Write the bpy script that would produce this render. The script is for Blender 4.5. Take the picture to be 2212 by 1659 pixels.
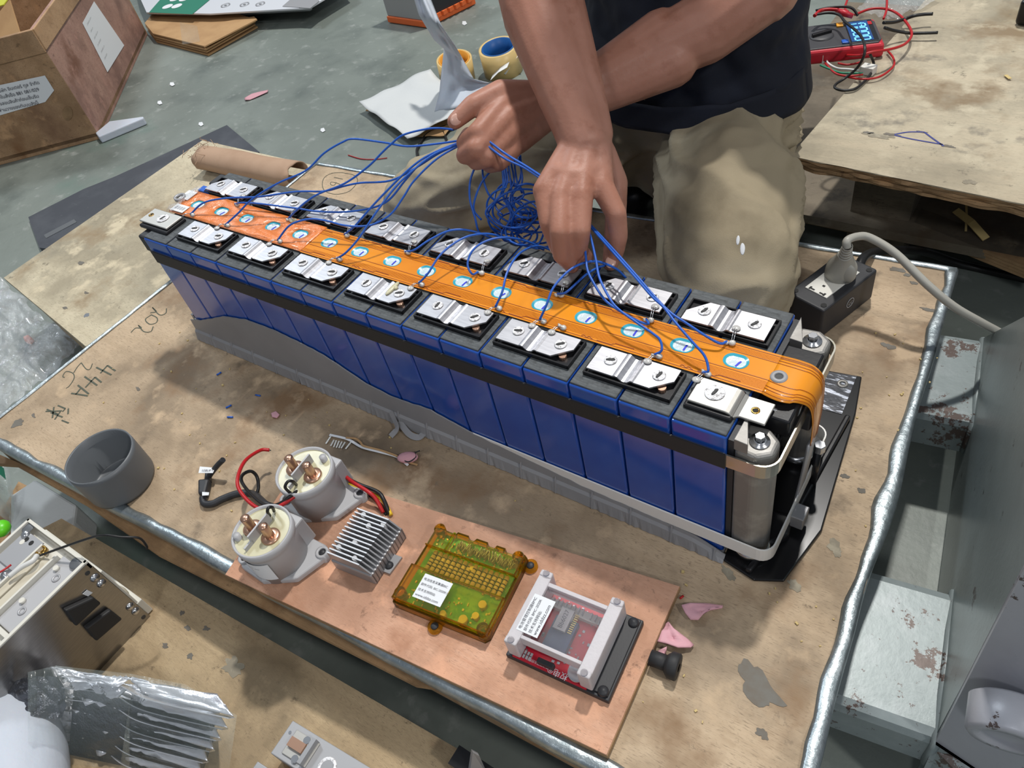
import bpy, bmesh, math, random
import numpy as np
from mathutils import Vector, Matrix, Euler, noise
random.seed(7)
for o in list(bpy.data.objects): bpy.data.objects.remove(o, do_unlink=True)
scene = bpy.context.scene; col = scene.collection
PI = math.pi
# ---------------- camera ----------------
S = 0.052                                   # metres per battery cell pitch
FOC = 1650.0
CAM = Vector((18.861, -7.387, 13.711)) * S
CROT = Euler((0.752, 0.184, 0.579), 'XYZ')
cd = bpy.data.cameras.new('camera'); cam = bpy.data.objects.new('camera', cd); col.objects.link(cam)
cd.sensor_width = 36; cd.lens = 36 * FOC / 2212; cd.clip_start = .01; cd.clip_end = 50
cam.location = CAM; cam.rotation_euler = CROT; scene.camera = cam
# ---------------- light ----------------
w = bpy.data.worlds.new('world'); scene.world = w; w.use_nodes = True
bg = w.node_tree.nodes['Background']; bg.inputs[0].default_value = (.80, .88, 1, 1); bg.inputs[1].default_value = .30
def area(loc, target, size, power, color=(1, 1, 1), sy=None):
    l = bpy.data.lights.new('warehouse_lamp', 'AREA'); l.energy = power; l.color = color; l.size = size
    if sy: l.shape = 'RECTANGLE'; l.size_y = sy
    o = bpy.data.objects.new('warehouse_lamp', l); col.objects.link(o); o.location = loc
    o.rotation_euler = (Vector(target) - Vector(loc)).to_track_quat('-Z', 'Y').to_euler(); return o
area((.30, 2.35, 4.9), (.4, 0, 0), .22, 255, (1, .97, .92))
area((4.6, -.5, 3.6), (.4, 0, 0), .35, 80, (1, .98, .95))
area((1.6, -3.6, 4.4), (.4, .3, 0), .5, 50, (.95, .97, 1))
area((-4.2, 1.8, 5.2), (-.6, .4, 0), 1.0, 150, (.86, .94, 1))
scene.view_settings.view_transform = 'Standard'; scene.view_settings.look = 'None'
scene.view_settings.gamma = 1; scene.view_settings.use_curve_mapping = False
scene.view_settings.exposure = -0.18
# ---------------- helpers ----------------
_M = CROT.to_matrix()
def V(*a): return Vector(a[0] if len(a) == 1 else a)
def ray(px, py): return _M @ Vector(((px - 1106) / FOC, -(py - 829.5) / FOC, -1))
def at(px, py, v=0., ax=2):                  # the point where the sight line of a pixel meets the plane axis = v
    d = ray(px, py); return CAM + d * ((v - CAM[ax]) / d[ax])
def dist(px, py, D): return CAM + ray(px, py) * D
def hit(px, py, p0, n):
    d = ray(px, py); n = V(n); return CAM + d * ((V(p0) - CAM).dot(n) / d.dot(n))
def tag(o, label=None, cat=None, group=None, kind=None):
    if label: o['label'] = label
    if cat: o['category'] = cat
    if group: o['group'] = group
    if kind: o['kind'] = kind
    return o
def empty(name, loc, rz=0, label=None, cat=None, group=None, rot=None):
    o = bpy.data.objects.new(name, None); col.objects.link(o); o.location = loc
    o.rotation_euler = rot if rot else (0, 0, rz); o.empty_display_size = .01
    return tag(o, label, cat, group)
def copy_tree(o, parent=None):
    c = o.copy(); col.objects.link(c)
    if parent: c.parent = parent
    for ch in list(o.children): copy_tree(ch, c)
    return c
def catmull(P, n=6, closed=False):
    P = [V(p) for p in P]; out = []
    N = len(P)
    if N < 3: return P
    rng = range(N) if closed else range(N - 1)
    for i in rng:
        p0 = P[(i - 1) % N] if closed or i > 0 else P[0] * 2 - P[1]
        p1 = P[i]; p2 = P[(i + 1) % N]
        p3 = P[(i + 2) % N] if closed or i + 2 < N else P[-1] * 2 - P[-2]
        for k in range(n):
            t = k / n
            out.append(.5 * ((2 * p1) + (p2 - p0) * t + (2 * p0 - 5 * p1 + 4 * p2 - p3) * t * t + (3 * p1 - p0 - 3 * p2 + p3) * t ** 3))
    if not closed: out.append(P[-1].copy())
    return out
class MB:
    def __init__(s): s.v = []; s.f = []; s.sm = []
    def add(s, vs, fs, smooth=False):
        b = len(s.v); s.v += [tuple(p) for p in vs]; s.f += [tuple(b + i for i in f) for f in fs]; s.sm += [smooth] * len(fs); return s
    def box(s, c, d, m=None):
        x, y, z = [k / 2 for k in d]; c = V(c)
        vs = [V(i, j, k) for k in (-z, z) for j in (-y, y) for i in (-x, x)]
        if m is not None: vs = [m @ p for p in vs]
        vs = [p + c for p in vs]
        return s.add(vs, [(0, 2, 3, 1), (4, 5, 7, 6), (0, 1, 5, 4), (2, 6, 7, 3), (0, 4, 6, 2), (1, 3, 7, 5)])
    def box2(s, a, b): return s.box([(i + j) / 2 for i, j in zip(a, b)], [abs(i - j) for i, j in zip(a, b)])
    def solid(s, bot, top, smooth=False):
        n = len(bot); fs = [tuple(range(n))[::-1], tuple(range(n, 2 * n))]
        b = len(s.v)
        s.add(list(bot) + list(top), fs); b0 = b
        s.f += [(b0 + i, b0 + (i + 1) % n, b0 + n + (i + 1) % n, b0 + n + i) for i in range(n)]; s.sm += [smooth] * n; return s
    def slab(s, poly, d):                   # polygon of 3-D points pushed along vector d
        d = V(d); return s.solid([V(p) for p in poly], [V(p) + d for p in poly])
    def prism(s, poly, z0, z1): return s.solid([V(x, y, z0) for x, y in poly], [V(x, y, z1) for x, y in poly])
    def prof(s, poly, x0, x1, axis='x'):    # profile extruded along an axis
        if axis == 'x': return s.solid([V(x0, a, b) for a, b in poly], [V(x1, a, b) for a, b in poly])
        return s.solid([V(a, x0, b) for a, b in poly], [V(a, x1, b) for a, b in poly])
    def tube(s, P, r, n=8, cap=True, flat=None):
        P = [V(p) for p in P]; N = len(P); rs = r if isinstance(r, (list, tuple)) else [r] * N
        if len(rs) != N: rs = [rs[0] + (rs[-1] - rs[0]) * i / (N - 1) for i in range(N)] if len(rs) == 2 else [rs[min(len(rs) - 1, int(i * len(rs) / N))] for i in range(N)]
        T = (P[1] - P[0]).normalized(); up = V(0, 0, 1) if abs(T.z) < .9 else V(1, 0, 0)
        A = T.cross(up).normalized(); vs = []
        for i in range(N):
            t = (P[min(i + 1, N - 1)] - P[max(i - 1, 0)])
            if t.length > 1e-9: t.normalize()
            else: t = T
            A = (A - t * A.dot(t)); A = A.normalized() if A.length > 1e-6 else t.orthogonal().normalized()
            B = t.cross(A)
            for k in range(n):
                a = 2 * PI * k / n; vs.append(P[i] + A * (math.cos(a) * rs[i]) + B * (math.sin(a) * rs[i] * (flat or 1)))
        fs = [(i * n + k, i * n + (k + 1) % n, (i + 1) * n + (k + 1) % n, (i + 1) * n + k) for i in range(N - 1) for k in range(n)]
        s.add(vs, fs, True)
        if cap:
            b = len(s.v) - N * n
            s.f += [tuple(b + k for k in range(n))[::-1], tuple(b + (N - 1) * n + k for k in range(n))]; s.sm += [False, False]
        return s
    def cyl(s, p0, p1, r0, r1=None, n=20, smooth=True):
        p0 = V(p0); p1 = V(p1); r1 = r0 if r1 is None else r1
        t = (p1 - p0).normalized(); A = t.orthogonal().normalized(); B = t.cross(A)
        vs = [p + A * (math.cos(2 * PI * k / n) * r) + B * (math.sin(2 * PI * k / n) * r) for p, r in ((p0, r0), (p1, r1)) for k in range(n)]
        s.add(vs, [(k, (k + 1) % n, n + (k + 1) % n, n + k) for k in range(n)], smooth)
        b = len(s.v) - 2 * n; s.f += [tuple(b + k for k in range(n))[::-1], tuple(b + n + k for k in range(n))]; s.sm += [False, False]; return s
    def lathe(s, prof, c=(0, 0, 0), n=32, axis=None, closed=False):
        c = V(c); q = V(0, 0, 1).rotation_difference(V(axis)) if axis else None; vs = []
        for r, z in prof:
            for k in range(n):
                p = V(math.cos(2 * PI * k / n) * r, math.sin(2 * PI * k / n) * r, z)
                vs.append(c + (q @ p if q else p))
        m = len(prof)
        fs = [(i * n + k, i * n + (k + 1) % n, (i + 1) % m * n + (k + 1) % n, (i + 1) % m * n + k) for i in range(m if closed else m - 1) for k in range(n)]
        return s.add(vs, fs, True)
    def ball(s, c, r, sc=(1, 1, 1), n=12, m=8, rot=None):
        c = V(c); vs = []
        for i in range(m + 1):
            th = PI * i / m
            for k in range(n):
                p = V(math.sin(th) * math.cos(2 * PI * k / n) * sc[0], math.sin(th) * math.sin(2 * PI * k / n) * sc[1], math.cos(th) * sc[2]) * r
                vs.append(c + (rot @ p if rot else p))
        return s.add(vs, [(i * n + k, (i + 1) * n + k, (i + 1) * n + (k + 1) % n, i * n + (k + 1) % n) for i in range(m) for k in range(n)], True)
    def grid(s, fn, nu, nv, smooth=True):
        vs = [fn(i / nu, j / nv) for j in range(nv + 1) for i in range(nu + 1)]
        return s.add(vs, [(j * (nu + 1) + i, j * (nu + 1) + i + 1, (j + 1) * (nu + 1) + i + 1, (j + 1) * (nu + 1) + i) for j in range(nv) for i in range(nu)], smooth)
    def ribbon(s, P, wd, up=(0, 0, 1), th=.0004):
        P = [V(p) for p in P]; up = V(up); L = []; R = []
        for i, p in enumerate(P):
            t = (P[min(i + 1, len(P) - 1)] - P[max(i - 1, 0)]).normalized(); sd = t.cross(up).normalized() * wd / 2
            L.append(p - sd); R.append(p + sd)
        n = len(P); u = up.normalized() * th
        vs = L + R + [p + u for p in L] + [p + u for p in R]; fs = []
        for i in range(n - 1):
            fs += [(2 * n + i, 2 * n + i + 1, 3 * n + i + 1, 3 * n + i), (i, n + i, n + i + 1, i + 1), (i, i + 1, 2 * n + i + 1, 2 * n + i), (n + i, 3 * n + i, 3 * n + i + 1, n + i + 1)]
        fs += [(0, 2 * n, 3 * n, n), (n - 1, 2 * n - 1, 4 * n - 1, 3 * n - 1)]
        return s.add(vs, fs)
    def mesh(s, name):
        me = bpy.data.meshes.new(name); me.from_pydata(s.v, [], s.f); me.polygons.foreach_set('use_smooth', s.sm)
        bm = bmesh.new(); bm.from_mesh(me); bmesh.ops.recalc_face_normals(bm, faces=bm.faces); bm.to_mesh(me); bm.free(); me.update(); return me
    def build(s, name, mat, parent=None, local=False, bevel=0, seg=2, label=None, kind=None, solid=0, sub=0, ofs=-1, wn=False):
        o = bpy.data.objects.new(name, s.mesh(name)); col.objects.link(o); o.data.materials.append(mat)
        if parent:
            o.parent = parent
            if not local and parent.type == 'EMPTY':
                o.matrix_parent_inverse = Matrix.LocRotScale(parent.location, parent.rotation_euler, None).inverted()
        if solid: m = o.modifiers.new('s', 'SOLIDIFY'); m.thickness = solid; m.offset = ofs
        if sub: m = o.modifiers.new('u', 'SUBSURF'); m.levels = m.render_levels = sub
        if bevel:
            m = o.modifiers.new('b', 'BEVEL'); m.width = bevel; m.segments = seg; m.limit_method = 'ANGLE'; m.angle_limit = .6
        return tag(o, label, kind=kind)
def rod(name, mat, P, r, parent=None, n=8, sm=6, **k):
    return MB().tube(catmull(P, sm), r, n).build(name, mat, parent, **k)
# ---------------- materials ----------------
def mat(name, c, rough=.5, metal=0, nz=None, bump=None, coat=0, trans=0, ior=1.45, emit=None, alpha=1, spots=None, spec=None, stretch=None, sheen=0, sss=0):
    m = bpy.data.materials.new(name); m.use_nodes = True; nt = m.node_tree; N = nt.nodes; L = nt.links
    b = N['Principled BSDF']; c4 = (*c, 1)
    b.inputs['Base Color'].default_value = c4; b.inputs['Roughness'].default_value = rough; b.inputs['Metallic'].default_value = metal
    b.inputs['Coat Weight'].default_value = coat; b.inputs['Coat Roughness'].default_value = .08
    b.inputs['Transmission Weight'].default_value = trans; b.inputs['IOR'].default_value = ior; b.inputs['Alpha'].default_value = alpha
    if spec is not None: b.inputs['Specular IOR Level'].default_value = spec
    if sheen: b.inputs['Sheen Weight'].default_value = sheen
    if sss: b.inputs['Subsurface Weight'].default_value = sss; b.inputs['Subsurface Radius'].default_value = (.01, .004, .002); b.inputs['Subsurface Scale'].default_value = 1
    if emit: b.inputs['Emission Color'].default_value = (*emit[0], 1); b.inputs['Emission Strength'].default_value = emit[1]
    tc = N.new('ShaderNodeTexCoord'); vec = tc.outputs['Object']
    if stretch:
        mp = N.new('ShaderNodeMapping'); mp.inputs['Scale'].default_value = stretch[0]; mp.inputs['Rotation'].default_value = (0, 0, stretch[1]); L.new(vec, mp.inputs[0]); svec = mp.outputs[0]
    else: svec = vec
    cur = None
    def nzn(scale, v, detail=5, rg=.6):
        n = N.new('ShaderNodeTexNoise'); n.inputs['Scale'].default_value = scale; n.inputs['Detail'].default_value = detail; n.inputs['Roughness'].default_value = rg; L.new(v, n.inputs[0]); return n.outputs[0]
    def ramp(src, p0, p1, interp='LINEAR'):
        r = N.new('ShaderNodeMapRange'); r.inputs[1].default_value = p0; r.inputs[2].default_value = p1; L.new(src, r.inputs[0]); return r.outputs[0]
    def mix(fac, A, B, mode='MIX'):
        x = N.new('ShaderNodeMix'); x.data_type = 'RGBA'; x.blend_type = mode
        if isinstance(fac, (int, float)): x.inputs[0].default_value = fac
        else: L.new(fac, x.inputs[0])
        for s_, q in ((6, A), (7, B)):
            if isinstance(q, tuple): x.inputs[s_].default_value = (*q[:3], 1)
            else: L.new(q, x.inputs[s_])
        return x.outputs[2]
    cur = c4
    for sc, c2, p0, p1, st in (nz or []):    # (scale, other colour, threshold low, high, stretched?)
        cur = mix(ramp(nzn(sc, svec if st else vec), p0, p1), cur, c2)
    for sc, c2, p0, p1 in (spots or []):
        cur = mix(ramp(nzn(sc, vec, 8, .75), p0, p1), cur, c2)
    if not isinstance(cur, tuple): L.new(cur, b.inputs['Base Color'])
    if bump:
        bn = N.new('ShaderNodeBump'); bn.inputs['Strength'].default_value = bump[1]; bn.inputs['Distance'].default_value = bump[2] if len(bump) > 2 else .001
        L.new(nzn(bump[0], svec if len(bump) > 3 else vec), bn.inputs['Height']); L.new(bn.outputs[0], b.inputs['Normal'])
    return m
def wood(name, c, c2, dark, rot=0, grain=(3, 60, 40), st=.62, knots=True, rough=.7, st2=None):
    s = [(1.0, c2, .38, .68, True), (5, c2, .35, .75, True), (8, tuple(k * .80 for k in c), .48, .62, False), (30, tuple(k * .55 for k in c), .54, .70, True)]
    m = mat(name, c, rough, nz=s + [(2.6, tuple(k * .52 for k in c), .47, .76, False), (9, tuple(k * .50 for k in c), .52, .74, False), (3.7, dark, .56, .72, False), (6.3, (c[0] * .55, c[1] * .46, c[2] * .38), .55, .68, False), (18, tuple(k * 1.18 for k in c), .55, .68, False), (14, dark, st, st + .12, False), (22, dark, .66, .78, True)],
            bump=(40, .5, .0008, 1), stretch=(grain, rot), spots=[(160, tuple(k * .50 for k in c), .60, .72), (45, tuple(k * .45 for k in c), .60, .68)])
    return m
M = {}
M['concrete'] = mat('concrete', (.17, .195, .175), .45, nz=[(1.6, (.24, .27, .245), .40, .66, False), (5, (.10, .12, .11), .50, .75, False), (1.1, (.10, .20, .16), .58, .72, False), (26, (.30, .32, .30), .58, .75, False)], bump=(60, .35, .002), spots=[(70, (.42, .42, .38), .70, .76), (120, (.06, .065, .055), .66, .74)])
M['ply_table'] = wood('ply_table', (.44, .325, .21), (.54, .41, .275), (.16, .12, .08), 0, (4, 30, 30), .63)
M['ply_board'] = wood('ply_board', (.60, .32, .20), (.68, .40, .27), (.50, .26, .16), PI / 2, (4, 70, 30), .9)
M['ply_grey'] = wood('ply_grey', (.44, .385, .28), (.54, .46, .33), (.19, .17, .135), -.15, (4, 60, 30), .60)
M['ply_left'] = wood('ply_left', (.50, .43, .30), (.60, .53, .38), (.25, .22, .16), 1.45, (3, 30, 30), .66)
M['ply_low'] = wood('ply_low', (.38, .28, .165), (.50, .375, .225), (.17, .13, .08), 1.3, (5, 70, 30), .60)
M['edge_wood'] = wood('edge_wood', (.36, .22, .11), (.48, .31, .16), (.13, .08, .04), 0, (3, 80, 200), .6)
M['raw_wood'] = wood('raw_wood', (.42, .30, .18), (.30, .21, .13), (.15, .10, .06), 0, (3, 50, 60), .62)
M['crate_red'] = wood('crate_red', (.36, .20, .155), (.43, .26, .20), (.18, .10, .08), .6, (6, 12, 8), .72)
M['crate_tan'] = wood('crate_tan', (.40, .24, .125), (.47, .30, .17), (.2, .11, .06), 0, (6, 12, 16), .70)
M['galv'] = mat('galvanised_steel', (.34, .39, .41), .38, .85, nz=[(60, (.46, .51, .53), .45, .6, False), (9, (.25, .29, .31), .52, .72, False)], bump=(60, .55, .0025))
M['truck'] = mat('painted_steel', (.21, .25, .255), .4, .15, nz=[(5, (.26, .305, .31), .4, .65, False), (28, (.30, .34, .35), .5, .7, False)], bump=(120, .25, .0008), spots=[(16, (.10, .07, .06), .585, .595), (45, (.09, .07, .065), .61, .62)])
M['truck_lit'] = mat('truck_paint_lit', (.38, .385, .42), .4, .15, nz=[(6, (.44, .45, .49), .4, .65, False)], bump=(120, .3, .0008), spots=[(18, (.10, .075, .07), .60, .61)])  # same truck paint, with the light on the near end put into its colour
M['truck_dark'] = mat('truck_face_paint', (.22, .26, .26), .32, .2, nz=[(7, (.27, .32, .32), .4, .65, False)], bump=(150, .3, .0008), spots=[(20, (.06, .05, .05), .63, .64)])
M['blue'] = mat('blue_film', (.008, .060, .34), .16, nz=[(5, (.014, .09, .43), .4, .62, False)], coat=.4, bump=(25, .06, .001), spec=.6)
M['blue_seam'] = mat('blue_seam', (.006, .014, .10), .3)
M['cover'] = mat('cell_cover', (.062, .069, .074), .62, nz=[(30, (.105, .115, .12), .45, .7, True), (120, (.03, .034, .036), .5, .7, False)], stretch=((3, 20, 3), 0), bump=(150, .3, .0005))
M['black_rubber'] = mat('black_rubber', (.022, .022, .023), .6)
M['black_gloss'] = mat('black_plastic', (.012, .012, .014), .28, bump=(30, .1, .002))
M['black_matt'] = mat('black_matt_plastic', (.025, .026, .03), .5, bump=(400, .15, .0004))
M['dark_metal'] = mat('dark_painted_metal', (.012, .012, .013), .25, .2, spots=[(60, (.25, .26, .28), .70, .74)])
M['alu'] = mat('aluminium', (.50, .50, .53), .40, .8, nz=[(40, (.58, .58, .61), .4, .6, True)], stretch=((1, 8, 1), 0), bump=(220, .1, .0003))
M['nickel'] = mat('nickel', (.50, .485, .45), .42, .75, bump=(300, .1, .0003))
M['cast'] = mat('cast_aluminium', (.27, .26, .245), .5, .6, nz=[(30, (.38, .37, .35), .5, .7, False)], bump=(60, .3, .001))
M['steel'] = mat('bright_steel', (.60, .61, .63), .22, .95)
M['strapsteel'] = mat('strap_steel', (.50, .48, .42), .25, .9, nz=[(30, (.50, .42, .16), .55, .65, False)])
M['weld'] = mat('weld_mark', (.80, .80, .82), .6, .4, nz=[(500, (.35, .34, .34), .5, .62, False)], bump=(900, .7, .0006))
M['char'] = mat('weld_pit', (.05, .05, .05), .6)
M['orange'] = mat('flex_film', (.70, .225, .010), .22, nz=[(6, (.78, .28, .015), .4, .65, False)], coat=.5)
M['orange_far'] = mat('flex_film_wrinkled', (.78, .225, .055), .2, nz=[(40, (.90, .38, .20), .5, .7, False)], coat=.6, bump=(70, .8, .004))
M['trace'] = mat('flex_trace', (.30, .06, .005), .4)
M['trace_lt'] = mat('copper_trace', (.62, .185, .012), .3, .2)
M['cyan'] = mat('vent_gasket', (.04, .38, .50), .3, coat=.5)
M['vent'] = mat('vent_membrane', (.68, .80, .84), .18, .15, bump=(60, .8, .003), coat=.6)
M['ink'] = mat('blue_ink', (.02, .03, .60), .5)
M['solder'] = mat('solder_glue', (.62, .60, .56), .35, .2, bump=(300, .6, .001))
M['resin'] = mat('resin_drop', (.50, .49, .47), .2, coat=.5)
M['wire_blue'] = mat('blue_wire', (.018, .11, .50), .35)
M['wire_red'] = mat('red_wire', (.42, .012, .015), .4)
M['wire_black'] = mat('black_wire', (.012, .012, .012), .4)
M['wire_yellow'] = mat('yellow_wire', (.75, .50, .03), .4)
M['wire_white'] = mat('white_wire', (.65, .65, .63), .45)
M['wire_green'] = mat('green_wire', (.02, .22, .12), .45)
M['grey_plastic'] = mat('grey_plastic', (.235, .235, .245), .42, nz=[(3, (.30, .30, .31), .4, .65, False)], bump=(30, .15, .001))
M['pvc'] = mat('pvc_grey', (.115, .125, .135), .42, bump=(20, .05, .002))
M['white_band'] = mat('white_band', (.82, .80, .76), .45)
M['white'] = mat('white_plastic', (.68, .67, .62), .4)
M['paper'] = mat('paper', (.72, .74, .76), .7)
M['print'] = mat('print', (.06, .06, .08), .7)
M['contactor'] = mat('contactor_shell', (.42, .42, .43), .45)
M['epoxy'] = mat('epoxy_fill', (.52, .49, .32), .4, coat=.1, bump=(25, .15, .002))
M['copper'] = mat('copper_bolt', (.60, .36, .25), .3, .9)
M['heatsink'] = mat('heatsink', (.36, .36, .37), .4, .55, bump=(200, .1, .0004))
M['amber'] = mat('amber_case', (.86, .50, .03), .06, trans=.94, ior=1.25)
M['amber_lid'] = mat('amber_lid', (.95, .80, .30), .05, trans=.96, ior=1.2)
M['pcb_green'] = mat('green_pcb', (.06, .36, .07), .4, nz=[(60, (.20, .50, .08), .5, .62, False)])
M['pcb_red'] = mat('red_pcb', (.50, .012, .03), .35)
M['pcb_blue'] = mat('blue_pcb', (.03, .06, .13), .35)
M['resistor'] = mat('resistor', (.62, .48, .25), .4)
M['goldpad'] = mat('gold_pad', (.75, .60, .20), .35, .4)
M['clear'] = mat('clear_plastic', (.95, .93, .94), .08, trans=.93, ior=1.2)
M['frosted'] = mat('frosted_clear', (.86, .83, .85), .38, trans=.45, ior=1.3, bump=(300, .3, .001))
M['screen'] = mat('lcd', (.01, .03, .08), .2, emit=((.02, .10, .35), .6))
M['digits'] = mat('lcd_digits', (.2, .55, .9), .3, emit=((.12, .50, 1.0), 1.3))
M['meter_red'] = mat('meter_red', (.50, .02, .035), .4)
M['meter_grey'] = mat('meter_grey', (.05, .05, .055), .45)
M['orange_btn'] = mat('orange_button', (.85, .36, .02), .4)
M['skin'] = mat('skin', (.36, .165, .112), .46, nz=[(9, (.45, .225, .165), .4, .7, False), (30, (.26, .10, .06), .56, .8, False)], bump=(260, .35, .0008), sss=.12, spec=.35)
M['nail'] = mat('nail', (.60, .36, .29), .25)
M['hair'] = mat('hair', (.012, .01, .01), .5)
M['shirt'] = mat('navy_cloth', (.004, .006, .014), .85, nz=[(6, (.009, .013, .028), .5, .75, False)], bump=(500, .4, .0005))
M['khaki'] = mat('khaki_cloth', (.30, .25, .165), .85, nz=[(4, (.38, .335, .245), .42, .7, False), (11, (.22, .18, .115), .55, .75, False)], bump=(700, .4, .0006))
M['shoe'] = mat('shoe', (.01, .01, .012), .3)
M['cardboard'] = mat('kraft', (.46, .28, .13), .75, nz=[(12, (.38, .22, .10), .4, .7, False)])
M['carton'] = mat('carton', (.42, .28, .19), .8, nz=[(14, (.36, .23, .15), .4, .7, False)], bump=(40, .3, .002))
M['mat_black'] = mat('dark_board', (.045, .05, .062), .55, nz=[(8, (.075, .082, .095), .45, .7, False), (30, (.16, .17, .18), .68, .8, True)], stretch=((1, 6, 1), -.45))
M['foam'] = mat('white_foam', (.52, .56, .63), .6, bump=(80, .3, .002), sss=.1)
M['sheet'] = mat('foam_sheet', (.60, .62, .62), .55, bump=(40, .4, .003))
M['tape_yellow'] = mat('yellow_tape', (.72, .52, .22), .35, trans=.1)
M['tape_core'] = mat('blue_core', (.01, .09, .30), .4)
M['tape_orange'] = mat('orange_core', (.72, .32, .04), .4)
M['green_print'] = mat('green_print', (.02, .19, .12), .5)
M['lid_white'] = mat('glossy_carton', (.62, .64, .68), .35)
M['film'] = mat('clear_film', (.90, .93, .95), .12, trans=.55, alpha=.42, bump=(45, 1, .01), coat=.5)
M['wrap'] = mat('stretch_wrap', (.75, .88, .84), .15, trans=.5, alpha=.16, bump=(25, .9, .006), coat=.5)
M['foil'] = mat('foil', (.66, .67, .72), .30, .65, nz=[(14, (.80, .81, .85), .45, .62, False)], bump=(30, .5, .004))
M['foil_dark'] = mat('foil_dark', (.10, .105, .12), .3, .8, bump=(40, .9, .006))
M['cream'] = mat('cream_plastic', (.66, .64, .57), .45)
M['beige'] = mat('beige_plastic', (.56, .51, .40), .5)
M['brushed'] = mat('brushed_aluminium', (.34, .33, .32), .28, .95, nz=[(60, (.30, .295, .29), .4, .6, True)], stretch=((1, 1, 14), 0), bump=(60, .06, .0004, 1))
M['modgrey'] = mat('module_grey', (.40, .40, .41), .42, .4)
M['pink'] = mat('pink_shred', (.60, .32, .36), .7, bump=(90, .4, .002))
M['brick'] = mat('brick_bit', (.62, .26, .19), .8)
M['marker'] = mat('marker_ink', (.085, .095, .07), .8)
M['penblue'] = mat('pen_ink', (.05, .06, .22), .8)
M['stain'] = mat('dark_stain', (.15, .13, .105), .8, nz=[(60, (.16, .15, .13), .4, .6, False)])
M['cord'] = mat('grey_cord', (.36, .35, .31), .45)
M['brass'] = mat('brass', (.45, .27, .07), .25, .9)
M['green_toy'] = mat('bright_green', (.12, .60, .02), .35)
M['pet'] = mat('bottle_plastic', (.85, .92, .90), .05, trans=.8, alpha=.55, ior=1.3, bump=(30, .8, .006))
M['yellow_lbl'] = mat('yellow_label', (.62, .62, .06), .5)
M['splint'] = mat('splinter', (.55, .42, .18), .7)
M['stain_soft'] = mat('soft_stain', (.25, .22, .165), .8, nz=[(50, (.36, .32, .24), .45, .6, False)])
M['hole_shade'] = mat('dark_void', (.02, .02, .02), .8)  # near-black fill, shade inside holes and recesses painted as colour
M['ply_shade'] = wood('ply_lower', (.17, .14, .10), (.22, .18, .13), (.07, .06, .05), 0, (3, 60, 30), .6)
def text(s, mt, parent, origin, xd, yd, size, name='lettering', align='LEFT', local=False, shear=0, sp=1.0, up=.0004):
    cu = bpy.data.curves.new('t', 'FONT'); cu.body = s; cu.size = size; cu.align_x = align; cu.fill_mode = 'FRONT'; cu.space_character = sp; cu.space_line = 1.05
    ob = bpy.data.objects.new('t', cu); col.objects.link(ob); dg = bpy.context.evaluated_depsgraph_get()
    me = bpy.data.meshes.new_from_object(ob.evaluated_get(dg)); bpy.data.objects.remove(ob)
    xd = V(xd).normalized(); yd = V(yd); yd = (yd - xd * yd.dot(xd)).normalized(); zd = xd.cross(yd)
    mx = Matrix((( xd.x, yd.x, zd.x, 0), (xd.y, yd.y, zd.y, 0), (xd.z, yd.z, zd.z, 0), (0, 0, 0, 1))); mx.translation = V(origin) + zd * up
    me.transform(mx); me.materials.clear(); me.materials.append(mt)
    o = bpy.data.objects.new(name, me); col.objects.link(o)
    if parent:
        o.parent = parent
        if not local and parent.type == 'EMPTY': o.matrix_parent_inverse = Matrix.LocRotScale(parent.location, parent.rotation_euler, None).inverted()
    return o
# ================= setting =================
FZ = -0.19                                   # floor level; z = 0 is the work table top
H = 3.68 * S; W = 3.18 * S                   # battery height and width
def U(x, y, z): return V(x * S, y * S, z * S)
fl = MB().box((-.4, 1.2, FZ - .02), (9, 9, .04)).build('floor', M['concrete'], kind='structure')
def isect(a, b, c, d):                       # crossing of two plan lines
    x1, y1, x2, y2, x3, y3, x4, y4 = a.x, a.y, b.x, b.y, c.x, c.y, d.x, d.y
    k = (x1 - x2) * (y3 - y4) - (y1 - y2) * (x3 - x4)
    p = x1 * y2 - y1 * x2; q = x3 * y4 - y3 * x4
    return V((p * (x3 - x4) - (x1 - x2) * q) / k, (p * (y3 - y4) - (y1 - y2) * q) / k, 0)
# ---- work table ----
tBL = at(683, 352); tBR = at(2067, 583)
tFR = isect(at(0, 965), at(1290, 1659), tBR, at(1762, 1640)); tFL = isect(at(0, 965), at(1290, 1659), at(0, 901), at(365, 611))
tl0 = at(365, 611)
table = empty('work_table', (.4, .1, FZ), label='low plywood work table with dented galvanised steel edging and handwritten marks, under the battery', cat='table')
outl = [tFL, tFR, tBR, tBL, tl0]
MB().prism([(p.x, p.y) for p in outl], -.018, 0).build('plywood_top', M['ply_table'], table)
def inset(poly, d):
    c = sum(poly, V(0, 0, 0)) / len(poly); return [c + (p - c) * (1 - d) for p in poly]
ins = inset(outl, .012)
fr = MB()
for i in range(5):
    a, b = ins[i], ins[(i + 1) % 5]; t = (b - a).normalized(); n = V(-t.y, t.x, 0) * .018
    fr.slab([a + V(0, 0, -.018), b + V(0, 0, -.018), b + V(0, 0, -.066), a + V(0, 0, -.066)], n)
fr.build('side_frame', M['raw_wood'], table)
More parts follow.
